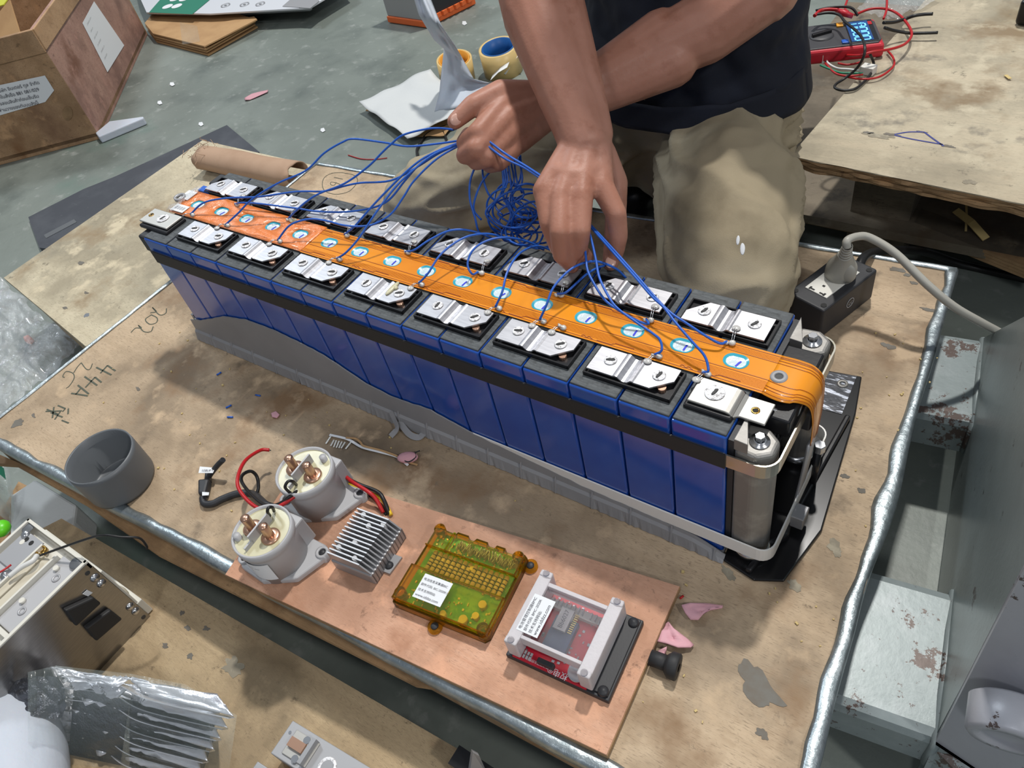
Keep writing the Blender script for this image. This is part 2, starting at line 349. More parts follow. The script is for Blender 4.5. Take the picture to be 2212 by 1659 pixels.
def edging(a, b, s0, amp, wd):
    t = (b - a).normalized(); n = V(t.y, -t.x, 0); L = (b - a).length; cnt = int(L / .012)
    def fn(u, v):
        p = a + t * (L * u); k = v * 6; wob = noise.noise(V(u * L * 9 + s0, 0, 3.3)) * amp; wi = noise.noise(V(u * L * 24 + s0, 5, .3)) * amp * .8
        pts = [(-wd + wi * 1.3, .0008), (-wd * .7 + wi, .0024), (-.001 + wob * .4, .0034), (.0025 + wob, .0008), (.0035 + wob, -.006), (.0030 + wob, -.014), (.001, -.019)]
        o, z = pts[int(round(k))]; z += noise.noise(V(u * L * 17, v * 2, s0)) * amp * .35
        return p + n * o + V(0, 0, z)
    MB().grid(fn, cnt, 6).build('edge_strip', M['galv'], table, solid=.0012)
edging(tFL, tFR, 1, .004, .011); edging(tFR, tBR, 9, .006, .011); edging(tBR, tBL, 20, .003, .007); edging(tBL, tl0, 31, .002, .006); edging(tl0, tFL, 40, .002, .006)
f0 = at(-60, 985); f1 = at(345, 1205, -.05)
MB().slab([V(f0.x - .1, f0.y + .02, -.058), V(.80, -.18, -.058), at(900, 1485, -.058), at(620, 1343, -.058), at(345, 1203, -.058), at(190, 1095, -.058), at(40, 1010, -.058), V(f0.x - .1, f0.y - .015, -.058)], (0, 0, .008)).build('lower_sheet', M['edge_wood'], table)
def marks(name, mt, strokes, wd, parent, z=0., sm=4, label=None):
    b = MB()
    for st in strokes: b.ribbon(catmull([at(x, y, z + .0003) for x, y in st], sm) if len(st) > 2 else [at(x, y, z + .0003) for x, y in st], wd, th=.0002)
    return b.build(name, mt, parent, label=label)
q = lambda pts: [(x / 2.962, 550 + y / 2.962) for x, y in pts]
marks('handwriting', M['marker'], [q([(1065, 345), (1058, 378), (1020, 382), (985, 340), (965, 380), (950, 425), (930, 400), (970, 395), (1000, 440)])[:1] + q([(1060, 375), (1020, 385), (975, 338)]), q([(968, 385), (930, 415), (958, 445), (1000, 435), (1005, 405), (968, 385)]),
      q([(980, 460), (965, 492), (920, 492), (885, 452)]), q([(885, 452), (905, 470), (868, 470), (838, 498)]), q([(975, 338), (1000, 365), (962, 372)])], .0016, table, label='numerals 202')
r_ = lambda pts: [(x / 5.53, 600 + y / 5.53) for x, y in pts]
marks('handwriting', M['marker'], [r_([(1105, 1025), (1075, 1090), (1030, 1090), (970, 1015)]), r_([(970, 1015), (925, 1065), (880, 1135)]), r_([(770, 1190), (750, 1175), (790, 1120), (870, 1140), (885, 1200), (830, 1290), (790, 1320)])], .0014, table, label='handwritten 2C')
marks('handwriting', M['marker'], [r_([(1378, 1112), (1283, 1047)]), r_([(1283, 1047), (1200, 1140)]), r_([(1330, 1160), (1150, 1070)]), r_([(1212, 1250), (1135, 1187)]), r_([(1135, 1187), (1020, 1310)]), r_([(1160, 1285), (1010, 1180)]),
      r_([(1060, 1388), (930, 1283)]), r_([(850, 1380), (1050, 1410)]), r_([(960, 1325), (905, 1395)])], .0026, table, label='handwritten 44A')
marks('handwriting', M['marker'], [q([(370, 965), (418, 985)]), q([(418, 985), (400, 1005)]), q([(437, 985), (435, 1020)]), q([(292, 1003), (395, 1000)]), q([(345, 975), (335, 1045)]), q([(325, 1010), (400, 1040)]), q([(300, 990), (370, 1020)]), q([(385, 1005), (350, 1055)]), q([(395, 1060), (440, 1078)])], .0022, table, label='handwritten character')
c_ = lambda pts: [(660 + x / 9.217, 330 + y / 9.217) for x, y in pts]
marks('handwriting', M['marker'], [c_([(720, 395), (520, 410), (370, 500), (335, 650), (400, 770), (600, 825), (840, 780), (990, 650), (1035, 530), (950, 440), (720, 395)]), c_([(570, 490), (740, 525)]), c_([(725, 650), (620, 600), (510, 585), (500, 630), (560, 650), (610, 600)])], .0012, table, label='circled number 16')
def blot(px, py, rx, ry, mt, parent, z=0., ang=0, seed=0, name='stain'):
    c = at(px, py, z + .0005); n = 30; pts = []
    for k in range(n):
        a = 2 * PI * k / n; r = 1 + .65 * noise.noise(V(math.cos(a) * 1.6 + seed, math.sin(a) * 1.6, seed)) + .25 * noise.noise(V(math.cos(a) * 5 + seed, math.sin(a) * 5, seed))
        x = rx * r * math.cos(a); y = ry * r * math.sin(a); pts.append((c.x + x * math.cos(ang) - y * math.sin(ang), c.y + x * math.sin(ang) + y * math.cos(ang)))
    return MB().prism(pts, z - .0002, z + .0004).build(name, mt, parent)
blot(1638, 1480, .026, .012, M['stain'], table, ang=-.5, seed=3); blot(37, 914, .009, .007, M['stain'], table, seed=5); blot(1715, 1263, .007, .005, M['stain_soft'], table, ang=-.6, seed=8); blot(1805, 1185, .010, .006, M['stain_soft'], table, ang=-.9, seed=9)
blot(1921, 748, .009, .004, M['stain'], table, ang=-.2, seed=11); blot(1937, 582, .011, .004, M['stain'], table, seed=12); blot(1960, 594, .005, .003, M['stain'], table, seed=13); blot(1974, 611, .005, .003, M['stain'], table, seed=14)
blot(2008, 669, .009, .003, M['stain'], table, seed=15); blot(1575, 1238, .009, .004, M['stain_soft'], table, ang=-.5, seed=16); blot(1823, 1028, .004, .003, M['stain'], table, seed=17); blot(1861, 1059, .004, .003, M['stain'], table, seed=18)
blot(1648, 1585, .005, .004, M['stain'], table, seed=19); blot(298, 840, .006, .002, M['stain'], table, ang=-.3, seed=21); blot(72, 897, .006, .002, M['stain'], table, ang=-.3, seed=22); blot(200, 945, .008, .003, M['stain'], table, ang=.4, seed=23)
# ---- pallet truck with two fork arms ----
truck = empty('pallet_truck', (1.03, .2, FZ), label='grey painted steel pallet truck with chipped fork arms under the table', cat='pallet truck')
zt = -.067
hA, hB = at(2125, 730, zt), at(2022, 1602, zt)
tv = (hB - hA).normalized(); fv = V(tv.y, -tv.x, 0)
if fv.x > 0: fv = -fv                       # fork direction (towards -x)
def fork(p0, p1):
    wd = (p1 - p0).length; b = MB(); L = .55
    prof_ = [(0, -.055), (0, -.010), (.004, -.003), (.012, 0), (wd - .012, 0), (wd - .004, -.003), (wd, -.010), (wd, -.055)]
    inn = [(wd - .006, -.055), (wd - .006, -.012), (.006, -.012), (.006, -.055)]
    P = lambda a, z, s: p0 + tv * a + V(0, 0, z) + fv * s
    pr = prof_ + inn
    b.solid([P(a, z, -.004) for a, z in pr], [P(a, z, L) for a, z in pr])
    o = b.build('fork_arm', M['truck'], truck)
    MB().tube([P(-.002, -.05, 0), P(0, -.004, 0), P(wd * .5, .001, 0), P(wd, -.004, 0), P(wd + .002, -.05, 0)], .0045, 8).build('weld_seam', M['truck'], o)
fork(hA, at(2104, 916, zt)); fork(at(2062, 1277, zt), hB)
nface = fv; top2 = hit(2212, 684, hA, nface); sl = (top2 - hA); far_top = hA + sl * 1.45
yb = hB + tv * .0
ft = V(far_top.x, far_top.y, far_top.z)
near_top = hit(2212, 1232, hA, nface); near_top = hB + (near_top - hB) * ((ft.z - hB.z) / (near_top.z - hB.z))
low = FZ + .02
bod = [V(hA.x, hA.y, low), hA, ft, near_top, V(hB.x, hB.y, low)]
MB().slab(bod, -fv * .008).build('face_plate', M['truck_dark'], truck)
hB2 = hB - tv * .001
sidept = [V(hB.x, hB.y, low) , near_top, near_top - fv * .30, V(hB.x, hB.y, low) - fv * .30]
# the near end of the body leans out towards the camera at its foot
foot = at(2013, 1604, zt); e2 = at(2205, 1659 + 55, -.12)
MB().slab([hB, near_top, near_top - fv * .3, hB - fv * .3 + tv * .10, hB - fv * .0 + tv * .003], tv * -.006).build('end_plate', M['truck_lit'], truck)
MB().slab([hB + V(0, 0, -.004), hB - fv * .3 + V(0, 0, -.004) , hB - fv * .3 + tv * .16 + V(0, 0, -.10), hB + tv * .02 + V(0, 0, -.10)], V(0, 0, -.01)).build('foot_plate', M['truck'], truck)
pc = hit(2185, 1515, hB + tv * .0, tv); ax = (tv * 1.0 + V(0, 0, -.12)).normalized()
MB().lathe([(.0, .0), (.024, 0), (.0285, .003), (.0285, .028), (.026, .031), (.019, .031), (.017, .026), (0, .026)], pc, 32, axis=ax).build('pipe_stub', M['truck_lit'], truck)
# ---- raised plywood platform on the right ----
PZ = .05
pa = at(1735, 343, PZ); pb = at(2212, 441, PZ); pd = (pb - pa).normalized(); pn = V(-pd.y, pd.x, 0)
plat = empty('plywood_platform', (pa.x + .2, pa.y + .3, FZ), label='weathered plywood platform with splintered edge behind the kneeling person, multimeter on top', cat='platform')
p0 = pa - pd * .02; p1 = pb + pd * .35
def rough_edge(a, b, z0, z1, back, name, mt, parent, seed, amp=.004, n=70):
    t = (b - a); bt = []; tp = []
    for i in range(n + 1):
        p = a + t * (i / n); o = noise.noise(V(i * .31, seed, 0)) * amp
        bt.append(V(p.x, p.y, z0) + pn * o + V(0, 0, noise.noise(V(i * .2, seed, 9)) * .002)); tp.append(V(p.x, p.y, z1) + pn * o * .3)
    far = [b + pn * back, a + pn * back]
    return MB().solid(bt + [V(p.x, p.y, z0) for p in far], tp + [V(p.x, p.y, z1) for p in far]).build(name, mt, parent)
rough_edge(p0, p1, PZ - .0012, PZ, 1.1, 'plywood_top', M['ply_grey'], plat, 1, .002)
for k in range(4):
    rough_edge(p0 + pn * (.001 * (k % 2)), p1 + pn * (.001 * (k % 2)), PZ - .0012 - .0045 * (k + 1), PZ - .0012 - .0045 * k - .0008, 1.0, 'ply_layer', M['edge_wood'], plat, 3 + k * 5, .006)
la = at(1700, 455, -.10); lb_ = at(2212, 560, -.10)
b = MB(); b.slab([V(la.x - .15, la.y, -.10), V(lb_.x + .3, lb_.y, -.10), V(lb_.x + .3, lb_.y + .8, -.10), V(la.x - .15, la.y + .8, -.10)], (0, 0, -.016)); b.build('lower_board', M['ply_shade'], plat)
for (xa, ya, xb, yb2, zz) in ((1700, 452, 1885, 490, -.112), (1975, 480, 2240, 585, -.10)):
    A = at(xa, ya, zz); B = at(xb, yb2, zz)
    bb = MB()
    for k in range(4): bb.slab([A + V(0, .001 * k, -.006 * k), B + V(0, .001 * k, -.006 * k), B + V(0, .04, -.006 * k), A + V(0, .04, -.006 * k)], (0, 0, -.005))
    bb.build('splintered_batten', M['edge_wood'], plat)
for i in range(3):
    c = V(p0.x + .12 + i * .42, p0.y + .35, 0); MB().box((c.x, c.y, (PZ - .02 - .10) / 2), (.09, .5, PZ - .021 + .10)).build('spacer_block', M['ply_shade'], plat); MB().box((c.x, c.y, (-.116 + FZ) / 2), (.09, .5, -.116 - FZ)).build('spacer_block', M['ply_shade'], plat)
e_ = lambda x, y: (1480 + x / 2.963, y / 2.963)
marks('pen_mark', M['penblue'], [[e_(1340, 865), e_(1450, 890), e_(1650, 925)], [e_(1340, 860), e_(1430, 845), e_(1530, 845)], [e_(1530, 845), e_(1590, 890), e_(1655, 935)]], .0026, plat, PZ, label='blue pen triangle')
for i, (x, y, rx, ry) in enumerate([(1180, 848, .007, .003), (1325, 860, .010, .004), (1510, 843, .009, .002), (1680, 935, .009, .003), (1240, 870, .022, .006), (1820, 1165, .008, .006)]): blot(*e_(x, y), rx, ry, M['stain_soft' if i > 3 else 'stain'], plat, PZ, seed=30 + i)
# ---- left plywood pallet ----
LZ = -.04
l1 = at(8, 600, LZ); l2 = at(190, 752, LZ); l3 = at(437, 303, LZ); l4 = at(655, 352, LZ)
lp = empty('plywood_pallet', ((l1.x + l2.x) / 2, .2, FZ), label='pale plywood topped pallet left of the work table with a torn carton roll on it', cat='pallet')
rt = at(420, 588, LZ)
lpoly = [l1, l2, rt, V(rt.x + .05, .30, 0), V(l4.x + .11, l4.y, 0), l3]
MB().prism([(p.x, p.y) for p in lpoly], LZ - .009, LZ).build('plywood_top', M['ply_left'], lp)
MB().slab([V(l1.x + .01, l1.y + .012, LZ - .009), V(l2.x - .004, l2.y + .010, LZ - .009), V(l2.x - .03, l2.y + .010, -.13), V(l1.x + .01, l1.y + .012, -.13)], (0, .02, 0)).build('end_board', M['ply_low'], lp)
for x, wd in ((l1.x + .05, .08), ((l1.x + l2.x) / 2, .08), (l2.x - .07, .09)):
    MB().box((x, .22, (LZ - .009 - .13) / 2), (wd, .42, .13 + LZ - .009)).build('bearer', M['raw_wood'], lp)
MB().box(((l1.x + l2.x) / 2, .2, (-.13 + FZ) / 2), (.30, .44, -.13 - FZ)).build('bearer', M['raw_wood'], lp)
MB().slab([at(255, 700, LZ - .02), at(420, 592, LZ - .02), at(440, 575, LZ - .02), at(250, 690, LZ - .02)], (0, 0, -.02)).build('foam_strip', M['mat_black'], lp)
MB().slab([V(l2.x, l2.y + .01, LZ - .012), V(l2.x + .055, l2.y + .05, LZ - .012), V(rt.x + .05, rt.y, LZ - .012), V(rt.x, rt.y, LZ - .012)], (0, 0, -.02)).build('edge_rail', M['ply_left'], lp)
for x, y in ((186, 632), (140, 665)): blot(x, y, .006, .003, M['stain'], lp, LZ, seed=x)
blot(187, 680, .006, .005, M['steel'], lp, LZ, seed=2, name='screw_head'); blot(175, 568, .010, .004, M['stain'], lp, LZ, seed=4)
# ---- lower plywood platform at bottom left ----
BZ = -.11
b1 = at(150, 1130, BZ); b2 = at(1060, 1659, BZ)
bd = (b2 - b1).normalized(); bn_ = V(bd.y, -bd.x, 0)
low_p = empty('plywood_platform', (.3, -.5, FZ), label='scuffed plywood platform in front of the work table carrying the cream module', cat='platform')
e0 = b1 - bd * .02; e1 = b2 + bd * .25
MB().slab([e0, e1, e1 + bn_ * .5, e0 + bn_ * .5 - bd * .3], (0, 0, -.012)).build('plywood_top', M['ply_low'], low_p)
for k in range(3):
    c = e0 + bd * (.1 + .38 * k) + bn_ * .25; MB().box((c.x, c.y, (BZ - .012 + FZ) / 2), (.09, .4, BZ - .012 - FZ), Matrix.Rotation(.05, 3, 'Z')).build('bearer', M['raw_wood'], low_p)
for i, (x, y) in enumerate([(393, 1323), (405, 1356), (446, 1357), (357, 1395), (410, 1418)]): blot(x, y, .0045, .003, M['stain'], low_p, BZ, seed=50 + i)
blot(505, 1440, .016, .010, M['stain_soft'], low_p, BZ, seed=60)
# ================= battery pack =================
pack = empty('battery_pack', U(8, 1.6, 0), label='long blue battery pack of sixteen cells with aluminium busbars and orange flex circuit', cat='battery')
cm = MB().box2(U(.015, 0, .12), U(.985, 3.18, 3.655)).mesh('cell')
cm.materials.append(M['blue'])
tm = MB().box2(U(.03, .04, 3.63), U(.97, 3.14, 3.69)).mesh('top_cover'); tm.materials.append(M['cover'])
for i in range(16):
    o = bpy.data.objects.new('cell', cm); col.objects.link(o); o.parent = pack; o.matrix_parent_inverse = Matrix.Translation(-pack.location)
    o.location = (i * S, 0, 0); m = o.modifiers.new('b', 'BEVEL'); m.width = .0022; m.segments = 3
    t = bpy.data.objects.new('top_cover', tm); col.objects.link(t); t.parent = o; m = t.modifiers.new('b', 'BEVEL'); m.width = .001; m.segments = 2
# busbars: bent aluminium plates, a weld pit above each of the two terminals
def busbar_parts(back):
    prf = [(-.78, 0), (-.26, 0), (-.23, .012), (-.20, .016), (-.17, .010), (-.13, -.03), (-.09, -.062), (-.04, -.070), (.02, -.055), (.06, -.012), (.09, .014), (.12, .016), (.15, .0), (.45, 0), (.55, 0), (.60, 0), (.78, 0)]
    if back: prf = prf[:1] + [(-.60, 0), (-.45, 0)] + prf[1:]
    cxs = [V(x, 0, z) for x, z in prf]
    y0, y1 = -.29, .29; th = .035; b = MB()
    vs = []; n = len(cxs)
    for p in cxs:
        ya, yb = y0, y1
        if not back and p.x > .46: ya = y0 + (p.x - .45) / .33 * .30
        if back and p.x < -.45: yb = y1 - (-.45 - p.x) / .33 * .34
        for z in (0, -th):
            for y in (ya, yb): vs.append(V(p.x, y, p.z + z) * S)
    fs = []
    for i in range(n - 1):
        a = i * 4; c = a + 4
        fs += [(a, c, c + 1, a + 1), (a + 2, a + 3, c + 3, c + 2), (a, a + 2, c + 2, c), (a + 1, c + 1, c + 3, a + 3)]
    fs += [(0, 1, 3, 2), ((n - 1) * 4, (n - 1) * 4 + 2, (n - 1) * 4 + 3, (n - 1) * 4 + 1)]
    b.add(vs, fs); plate = b.mesh('busbar')
    f = MB(); 
    fy = (-.36, .33) if not back else (-.33, .36)
    for (xa, xb, ya, yb) in ((-.80, .86, fy[0], fy[0] + .03), (-.80, .86, fy[1] - .03, fy[1]), (.83, .86, fy[0], fy[1]), (-.83, -.80, fy[0], fy[1])):
        f.box2(V(xa, ya, -.16) * S, V(xb, yb, -.055) * S)
    f.box2(V(-.80, fy[0], -.15) * S, V(.84, fy[1], -.125) * S)
    frame = f.mesh('insulating_frame')
    return plate, frame
pF, fF = busbar_parts(False); pB, fB = busbar_parts(True)
for me_, mm in ((pF, M['alu']), (pB, M['alu']), (fF, M['black_gloss']), (fB, M['black_gloss'])): me_.materials.append(mm)
wl = MB().lathe([(0, .0012), (.0045, .0010), (.0056, .0013), (.0062, .0004)], n=20).mesh('weld_mark'); wl.materials.append(M['weld'])
pt = MB(); pt.ball((0, 0, .0010), .0032, (1.5, .5, .25), 10, 5, Matrix.Rotation(.9, 3, 'Z')); pt.ball((.001, .002, .0011), .0016, (1, 1, .3), 8, 4); pt = pt.mesh('weld_pit'); pt.materials.append(M['char'])
rv = MB().cyl((0, 0, -.008), (0, 0, -.0018), .004, n=14).mesh('terminal_post'); rv.materials.append(M['copper'])
TOP = 3.835 * S
def put(me_, name, parent, loc, rz=0):
    o = bpy.data.objects.new(name, me_); col.objects.link(o); o.parent = parent; o.location = loc; o.rotation_euler = (0, 0, rz); return o
def busbar(cx, cy, back, idx):
    o = put(pB if back else pF, 'busbar', pack, U(cx, cy, 0) + V(0, 0, TOP) - pack.location)
    put(fB if back else fF, 'insulating_frame', o, (0, 0, 0))
    for x in (-.46, .49): put(wl, 'weld_mark', o, (x * S, .03 * S, .0002), random.random() * 6); put(pt, 'weld_pit', o, (x * S, .03 * S, .0006), random.uniform(-.7, .7))
    put(rv, 'terminal_post', o, (.62 * S, (-.14 if not back else .1) * S, -.0012))
for k in range(1, 8): busbar(2 * k, .652, False, k)
for k in range(8): busbar(2 * k + 1, 2.44, True, k)
# end terminals
def terminal(x0, sgn, lift, step):
    b = MB(); z = TOP
    if step:
        pr = [(0, 0), (.66, 0), (.74, -.02), (.79, -.08), (.86, -.115), (1.30, -.115)]
        yy = lambda x: (.38, .95) if x < .8 else (.47, .95)
    else:
        pr = [(-.45, 0), (.75, 0)]; yy = lambda x: (.40, .96)
    vs = []
    for x, dz in pr:
        for t in (0, -.05):
            for y in yy(x): vs.append(V((x0 + x) * S, y * S, z + (dz + t) * S))
    fs = []
    for i in range(len(pr) - 1):
        a = i * 4; c = a + 4
        fs += [(a, c, c + 1, a + 1), (a + 2, a + 3, c + 3, c + 2), (a, a + 2, c + 2, c), (a + 1, c + 1, c + 3, a + 3)]
    e = (len(pr) - 1) * 4; fs += [(0, 1, 3, 2), (e, e + 2, e + 3, e + 1)]
    o = b.add(vs, fs).build('end_terminal', M['nickel'], pack, bevel=.0009, label='grey nickel end terminal')
    wx = x0 + (.36 if step else .25)
    w_ = put(wl, 'weld_mark', o, V(wx * S, .69 * S, z + .0002)); w_.scale = (1.45, 1.45, 1)
    put(pt, 'weld_pit', o, V(wx * S, .69 * S, z + .0006), .4)
    hx = x0 + (1.06 if step else -.27); hz = z + (-.115 * S if step else 0)
    MB().lathe([(.0022, -.004), (.0022, .0003), (.0038, .0003), (.0040, -.0005)], (hx * S, .69 * S, hz + .0003), 20).build('terminal_hole', M['brass'], o)
    MB().cyl((hx * S, .69 * S, hz + .0001), (hx * S, .69 * S, hz + .0003), .0024, n=16).build('hole_shadow', M['hole_shade'], o)
    MB().box2(U(x0 - (.05 if step else .4), .30, 3.66), U(x0 + (.80 if step else .8), .99, 3.77)).build('terminal_carrier', M['black_gloss'], pack, bevel=.002)
terminal(15.14, 1, 0, True); terminal(-.08, -1, 0, False)
# ---- flexible circuit ----
zf = 3.735 * S
ya, yb = 1.07, 2.02
def flex(x0, x1, y0, y1, holes, name, mt, wr=0.):
    b = bmesh.new(); rings = []; outer = [b.verts.new(U(x, y, 0) + V(0, 0, zf)) for x, y in ((x0, y0), (x1, y0), (x1, y1), (x0, y1))]
    es = [b.edges.new((outer[i], outer[(i + 1) % 4])) for i in range(4)]
    for cx in holes:
        vs = []
        for k in range(20):
            a = 2 * PI * k / 20; ex = .055 if math.cos(a) > 0 else -.055
            vs.append(b.verts.new(U(cx + ex + .165 * math.cos(a), 1.60 + .165 * math.sin(a), 0) + V(0, 0, zf)))
        es += [b.edges.new((vs[i], vs[(i + 1) % 20])) for i in range(20)]
    bmesh.ops.triangle_fill(b, use_beauty=True, use_dissolve=False, edges=es)
    if wr:
        bmesh.ops.subdivide_edges(b, edges=b.edges[:], cuts=2, use_grid_fill=True)
        for v in b.verts: v.co.z += wr * noise.noise(v.co * 60) + wr * .5
    for f_ in b.faces:
        f_.normal_update()
        if f_.normal.z < 0: f_.normal_flip()
    me = bpy.data.meshes.new(name); b.to_mesh(me); b.free(); me.materials.append(mt); me.polygons.foreach_set('use_smooth', [bool(wr)] * len(me.polygons))
    o = bpy.data.objects.new(name, me); col.objects.link(o); return o
fx = flex(5.0, 16.15, ya, yb, [i + .5 for i in range(5, 16)], 'flex_circuit', M['orange'])
fx.parent = pack; fx.matrix_parent_inverse = Matrix.Translation(-pack.location); m = fx.modifiers.new('s', 'SOLIDIFY'); m.thickness = .0006; m.offset = -1
tag(fx, 'smooth orange flex circuit')
fx2 = flex(-.15, 5.0, 1.08, 2.06, [i + .5 for i in range(0, 5)], 'flex_circuit', M['orange_far'], .0016)
fx2.parent = pack; fx2.matrix_parent_inverse = Matrix.Translation(-pack.location); tag(fx2, 'wrinkled orange flex circuit under clear film'); m = fx2.modifiers.new('s', 'SOLIDIFY'); m.thickness = .0006; m.offset = -1
# curl over the right-hand end
path = catmull([V(16.15, 0, 3.735), V(16.50, 0, 3.74), V(16.74, 0, 3.68), V(16.90, 0, 3.45), V(16.95, 0, 2.9), V(16.94, 0, 2.1)], 6)
n_ = len(path)
def curl(u, v):
    p = path[int(round(u * (n_ - 1)))]; t = u
    lo = 1.07 - .06 * math.sin(min(t * 3, 1) * PI) + max(0, t - .30) * .75; hi = 2.02 - max(0, t - .55) * .15
    return U(p.x, lo + (hi - lo) * v, p.z)
cu_ = MB().grid(curl, n_ - 1, 6).build('flex_curl', M['orange'], fx, solid=.0007)
path2 = catmull([V(16.93, 0, 2.12), V(16.92, 0, 1.4), V(16.90, 0, .8), V(16.88, 0, .4)], 4)
MB().grid(lambda u, v: U(path2[int(round(u * (len(path2) - 1)))].x, 1.58 + .38 * v - .25 * u, path2[int(round(u * (len(path2) - 1)))].z), len(path2) - 1, 3).build('flex_tail', M['modgrey'], fx, solid=.003)
MB().box2(U(16.9, 1.0, .28), U(17.15, 1.35, .62)).build('tail_plug', M['heatsink'], fx, bevel=.001)
# traces along the flex
tr = MB()
def tline(y0, y1, x0, x1, wd, dz=.0003, n=6):
    tr.ribbon([U(x0 + (x1 - x0) * i / n, y0 + (y1 - y0) * i / n, 0) + V(0, 0, zf + .0002) for i in range(n + 1)], wd * S, th=.00012)
for y in (1.11, 1.385, 1.815, 1.97): tline(y, y, .8, 16.15, .012)
tr.build('trace_gap', M['trace'], fx, kind='stuff')
tr = MB()
for k in range(7): tline(1.17 + .028 * k, 1.17 + .028 * k, 2 + k * 1.1, 16.15, .009)
for k in range(4): tline(1.85 + .028 * k, 1.85 + .028 * k, 3 + k * 1.8, 16.15, .009)
tr.build('copper_trace', M['trace_lt'], fx, kind='stuff')
tr = MB()
for yk in (1.12, 1.20, 1.26, 1.38, 1.82, 1.88, 1.94, 1.97):
    i0 = 0; P = []
    for i in range(n_):
        u = i / (n_ - 1); a = curl(u, 0); c = curl(u, 1); t_ = (yk - 1.07) / .95; p = a + (c - a) * t_
        nn = V(path[i].x - 16.2, 0, path[i].z - 2.6).normalized(); P.append(p + nn * .0004)
    tr.ribbon(P, .0005, up=(0.6, 0, .8), th=.0001)
tr.build('copper_trace', M['trace'], cu_, kind='stuff')
tr = MB()
for k in range(1, 8):
    for (bx, yy, dy) in ((2 * k + .55, 1.125, 1), (2 * k + .1, 1.985, -1)):
        z = V(0, 0, zf + .0004)
        P = [U(bx + .12 + .030 * j, yy + .028 * ((j % 4) in (1, 2)) * dy, 0) + z for j in range(9)]; tr.ribbon(P, .0006, th=.0002)
        tr.ribbon([U(bx + .45, yy, 0) + z, U(bx + .75, yy, 0) + z, U(bx + .82, yy + .05 * dy, 0) + z, U(bx + 1.2, yy + .05 * dy, 0) + z], .0006, th=.0002)
tr.build('fuse_trace', M['trace'], fx, kind='stuff')
# vents in the holes
gk = MB(); 
oval = lambda r, z, s=.055: [U((s if math.cos(a) > 0 else -s) + r * math.cos(a), r * math.sin(a), z) for a in [2 * PI * k / 20 for k in range(20)]]
o1, o2, o3 = oval(.172, .05), oval(.150, .040), oval(.108, .022)
gk.add(o1 + o2 + o3, [(k, (k + 1) % 20, 20 + (k + 1) % 20, 20 + k) for k in range(20)] + [(20 + k, 20 + (k + 1) % 20, 40 + (k + 1) % 20, 40 + k) for k in range(20)], True)
gk = gk.mesh('vent_ring'); gk.materials.append(M['cyan'])
vd = MB().add(oval(.13, .028), [tuple(range(20))]).mesh('vent'); vd.materials.append(M['vent'])
im = MB().ribbon([U(.045, -.11, .033), U(.06, -.02, .033), U(.075, .04, .033)], .0018, th=.0002).mesh('pen_mark'); im.materials.append(M['ink'])
for i in range(16):
    v_ = put(vd, 'vent', pack, U(i + .5, 1.60, 3.69) - pack.location); put(gk, 'vent_ring', v_, (0, 0, 0)); put(im, 'pen_mark', v_, (0, 0, 0), random.uniform(-.2, .2))
MB().lathe([(.0035, -.002), (.0036, .001), (.0045, .0016), (.0072, .0010), (.0076, 0)], U(16.28, 1.52, 0) + V(0, 0, zf + .0003), 24).build('grommet', M['grey_plastic'], fx)
MB().cyl(U(16.28, 1.52, 0) + V(0, 0, zf), U(16.28, 1.52, 0) + V(0, 0, zf + .0006), .0036, n=16).build('grommet_core', M['char'], fx)
# left end: stickers, ring, clear film
MB().box2(U(-.35, 1.62, 0) + V(0, 0, zf + .001), U(.02, 2.0, 0) + V(0, 0, zf + .0018)).build('sticker', M['paper'], fx2)
MB().box2(U(-.1, 1.12, 0) + V(0, 0, zf + .002), U(.42, 1.40, 0) + V(0, 0, zf + .0026)).build('sticker', M['paper'], fx2)
tr = MB()
for k in range(4): tr.box2(U(-.02 + .1 * k, 1.2, 0) + V(0, 0, zf + .0026), U(.05 + .1 * k, 1.32, 0) + V(0, 0, zf + .0028))
tr.build('print', M['modgrey'], fx2)
MB().lathe([(.0055, 0), (.0055, .004), (.0085, .004), (.0085, 0)], U(-.28, 1.62, 0) + V(0, 0, zf + .001), 24, closed=True).build('ring', M['modgrey'], fx2)
MB().grid(lambda u, v: U(-.75 + u * .8, 1.25 + v * 1.1 - u * .2, 0) + V(0, 0, zf + .004 + .004 * noise.noise(V(u * 7, v * 9, 1)) - (.02 * (1 - u) ** 2)), 14, 16).build('film_end', M['film'], fx2)
MB().box2(U(-.1, 2.1, 3.68), U(.35, 2.32, 3.76)).build('insulating_tab', M['wire_blue'], pack)
# solder joints with glue
jl = MB(); jl.ball((0, 0, .002), .0032, (1.1, 1, .8), 10, 6); jl.ball((-.005, .0005, .0012), .0022, (1.2, 1, .8), 8, 5); jl.cyl((-.0075, .001, .002), (-.004, .0005, .002), .0012, n=8); jl = jl.mesh('solder_joint'); jl.materials.append(M['solder'])
dp = MB(); dp.ball((0, 0, .0006), .0042, (1, .9, .35), 12, 6); dp = dp.mesh('resin_drop'); dp.materials.append(M['resin'])
JF = [(.84, 1.16), (2.28, 1.16), (4.25, 1.16), (6.28, 1.16), (8.74, 1.15), (10.77, 1.14), (11.82, 1.15), (14.26, 1.15), (15.21, 1.08), (12.27, 1.14)]
JB = [(1.79, 1.94), (3.84, 1.94), (5.81, 1.94), (7.73, 1.94), (9.78, 1.94), (11.75, 1.94), (13.71, 1.94), (15.29, 1.94)]
jpos = {}
lead = MB()
